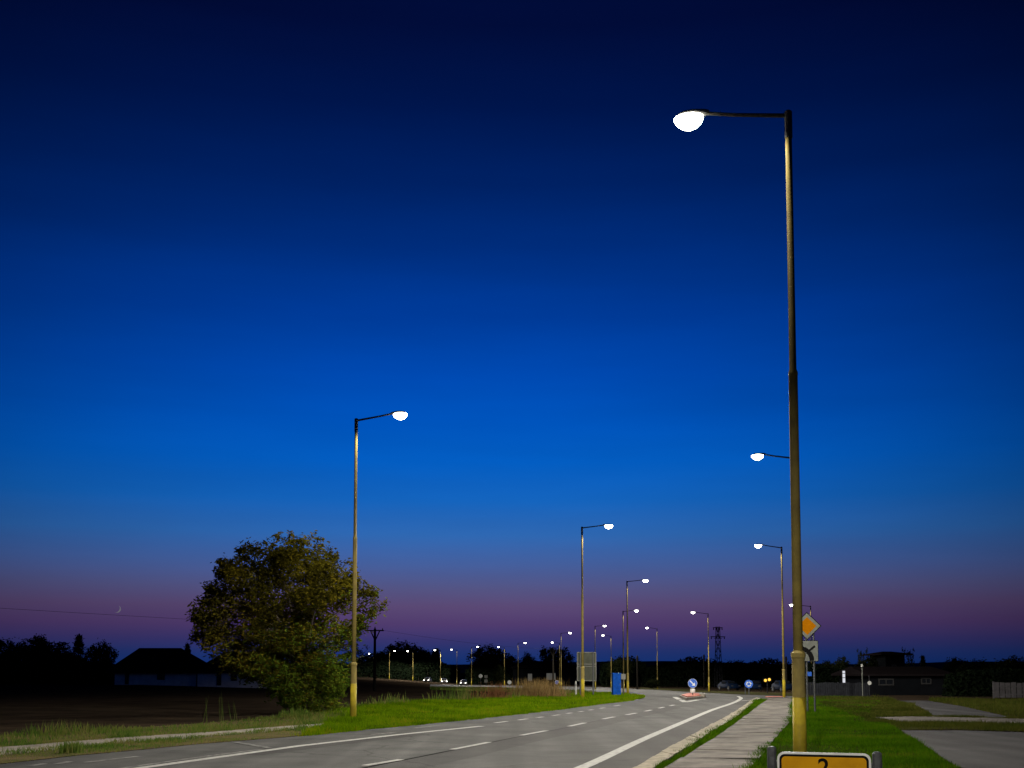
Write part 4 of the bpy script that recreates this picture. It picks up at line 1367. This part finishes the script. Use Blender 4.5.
py2 = 235
g = on(717.8, py2)
zt = P(717.8, 626.5, py2).z - g.z
t = thing('lattice_pylon', 'dark lattice pylon with two crossarms right of a street lamp', 'pylon', g, R(15))
bm = bm_new()
def pw(z): return .62 - .34 * z / zt
for sx_ in (-1, 1):
    for sy_ in (-1, 1):
        tube(bm, [(sx_ * pw(0), sy_ * pw(0), -.2), (sx_ * pw(zt), sy_ * pw(zt), zt)], .07, 5)
nb = 9
for k in range(nb):
    za, zb_ = zt * k / nb, zt * (k + 1) / nb
    for s in (-1, 1):
        f = s if k % 2 else -s
        tube(bm, [(-f * pw(za), s * pw(za), za), (f * pw(zb_), s * pw(zb_), zb_)], .045, 4)
        tube(bm, [(s * pw(za), -f * pw(za), za), (s * pw(zb_), f * pw(zb_), zb_)], .045, 4)
obj('tower', bm, M['steel_dark'], t)
for z, w in ((zt - .25, 2.1), (zt - 2.1, 3.2)):
    bm = bm_new(); box(bm, (0, 0, z), (w, .2, .16)); box(bm, (0, 0, z - .3), (w * .55, .12, .1)); am = obj('crossarm', bm, M['steel_dark'], t)
    for x in (-w * .45, w * .45):
        bm = bm_new(); lathe(bm, [(.09, z - .45), (.12, z - .3), (.05, z - .08)], 7, (x, 0, 0)); obj('insulator', bm, M['steel_dark'], am)
for (u, v, y, lab) in ((637, 656, 185, 'thin dark bare pole right of the blue cabinet'), (703.6, 655, 190, 'thin dark bare pole left of the lattice pylon'),
                       (785.5, 657, 160, 'thin dark bare pole beside the sidewalk-end lamp')):
    g = on(u, y); zt = P(u, v, y).z - g.z
    t = thing('bare_pole', lab, 'pole', g)
    bm = bm_new(); lathe(bm, [(.16, -.2), (.13, zt), (.08, zt + .08)], 9); obj('shaft', bm, M['wood'], t)
    bm = bm_new(); box(bm, (0, 0, zt - .3), (.5, .1, .1)); obj('bracket', bm, M['steel_dark'], t)

mc = P(117, 609, 5000)
s = 5000 / F
bm = bm_new()
rows = []
for k in range(15):
    a = R(-90 + 180 * k / 14)
    o_, i_ = 3.7 * s * math.cos(a), 2.7 * s * math.cos(a)
    z_ = 3.7 * s * math.sin(a)
    rows.append([bm.verts.new((x_, y_, z_)) for x_, y_ in ((o_ + .02, -3), (o_ + .02, 3), (i_, 3), (i_, -3))])
for a, b in zip(rows, rows[1:]):
    for k in range(4): bm.faces.new((a[k], a[(k + 1) % 4], b[(k + 1) % 4], b[k]))
mo = obj('moon', bm, M['moon'])
mo.location = mc
mo.rotation_euler = (0, R(32), 0)
tag(mo, 'very thin tilted crescent moon low in the sky above the field', 'moon')

# ------------------------------------------------------------------ parked and passing cars
def car(x, y, rz, paint, label, lights_on=False):
    t = thing('parked_car' if not lights_on else 'car', label, 'car', (x, y, T(x, y)), rz, 'cars beyond the junction')
    # local: front towards -y, length 4.2
    prof = [(-2.1, .32), (-2.12, .62), (-1.95, .78), (-1.05, .92), (-.45, 1.38), (.85, 1.45), (1.55, 1.02), (2.05, .95), (2.1, .40), (1.9, .28), (-1.9, .25)]
    bm = bm_new()
    L_, R_ = [], []
    for yy, z in prof:
        wd = .84 if z < .95 else .66
        L_.append(bm.verts.new((-wd, yy, z))); R_.append(bm.verts.new((wd, yy, z)))
    n = len(prof)
    bm.faces.new(L_); bm.faces.new(R_[::-1])
    for i in range(n): bm.faces.new((L_[i], R_[i], R_[(i + 1) % n], L_[(i + 1) % n]))
    bmesh.ops.bevel(bm, geom=bm.edges[:], offset=.05, segments=2, affect='EDGES')
    obj('body', bm, paint, t, True)
    bm = bm_new(); box(bm, (0, -.78, 1.17), (1.22, .02, .56), rx=R(-37.5)); obj('windscreen', bm, M['glass'], t)
    for s in (-1, 1):
        bm = bm_new(); box(bm, (s * .765, .2, 1.15), (.04, 1.35, .34)); obj('side_window', bm, M['glass'], t)
        bm = bm_new(); box(bm, (s * .62, -2.1, .66), (.32, .1, .16), bev=.03); obj('headlight', bm, M['headlight'] if lights_on else M['frame'], t)
        for yy in (-1.3, 1.3):
            bm = bm_new(); tube(bm, [(s * .66, yy, .32), (s * .87, yy, .32)], .32, 16); wv = obj('wheel', bm, M['tyre'], t)
            bm = bm_new(); tube(bm, [(s * .868, yy, .32), (s * .885, yy, .32)], .19, 12); obj('rim', bm, M['galv'], wv)
    return t
for (u, y, rz, pm, lab, on_) in (
        (728, 176, 20, 'carpaint', 'dark blue car parked beyond the junction, right of the pylon', False),
        (755, 170, -15, 'carpaint', 'dark blue car parked behind the roundabout sign', False),
        (782, 150, 10, 'carpaint', 'dark blue car parked just left of the sidewalk-end lamp', False),
        (464, 300, -2, 'cardark', 'far car with bright headlights at the end of the lit road', True),
        (444, 312, 8, 'cardark', 'far car with headlights in front of the middle tree group', True),
        (428, 318, -8, 'cardark', 'leftmost far car with headlights beyond the field', True)):
    g = on(u, y)
    car(g.x, y, R(rz), M[pm], lab, on_)

# ------------------------------------------------------------------ tall dry weeds that stand out
def weed_plant(name, label, pts_xy, n, h, spread, m, w=.03, loc=None):
    g = pts_xy
    base = np.array((g[0], g[1], T(g[0], g[1])))
    x = g[0] + RNG.normal(size=n) * spread; y = g[1] + RNG.normal(size=n) * spread * .7
    V = blades(x, y, h * RNG.uniform(.45, 1.0, n), np.full(n, w), .35) - base
    o = link(name, raw_mesh(name, V, 3), m)
    o.location = base
    return tag(o, label, 'weeds')
for (u, v, n, h, sp, mm, lab) in (
        (530, 699, 800, 1.35, .55, 'dry', 'left part of the tall brown weed clump before the dark house'),
        (546, 698.5, 800, 1.4, .6, 'dry', 'right part of the tall brown weed clump before the dark house'),
        (497, 700.5, 260, 1.15, .3, 'redweed', 'reddish dry weeds left of the brown clump'),
        (479, 700.8, 90, 1.0, .3, 'redweed', 'thin reddish weeds below the lit far road'),
        (460, 702, 160, 1.0, .4, 'weeds', 'green weeds at the field edge below the far headlights')):
    g = G(u, v)
    weed_plant('weed_clump', lab, g, n, h, sp, M[mm], .035)
for (u, v, n, h, lab) in ((207, 723.5, 3, 1.1, 'leftmost thin dry stalk standing left of the big tree'),
                          (222, 722.5, 4, 1.25, 'thin dry stalks in the middle, left of the big tree'),
                          (231, 722, 3, 1.0, 'short dry stalks nearest to the big tree')):
    g = G(u, v)
    weed_plant('dry_stalks', lab, g, n, h, .12, M['weeds'], .014)
g = G(69, 754.5)
weed_plant('weed_tuft', 'single green weed tuft between the far path and the road', g, 160, .32, .12, M['weeds'], .03)
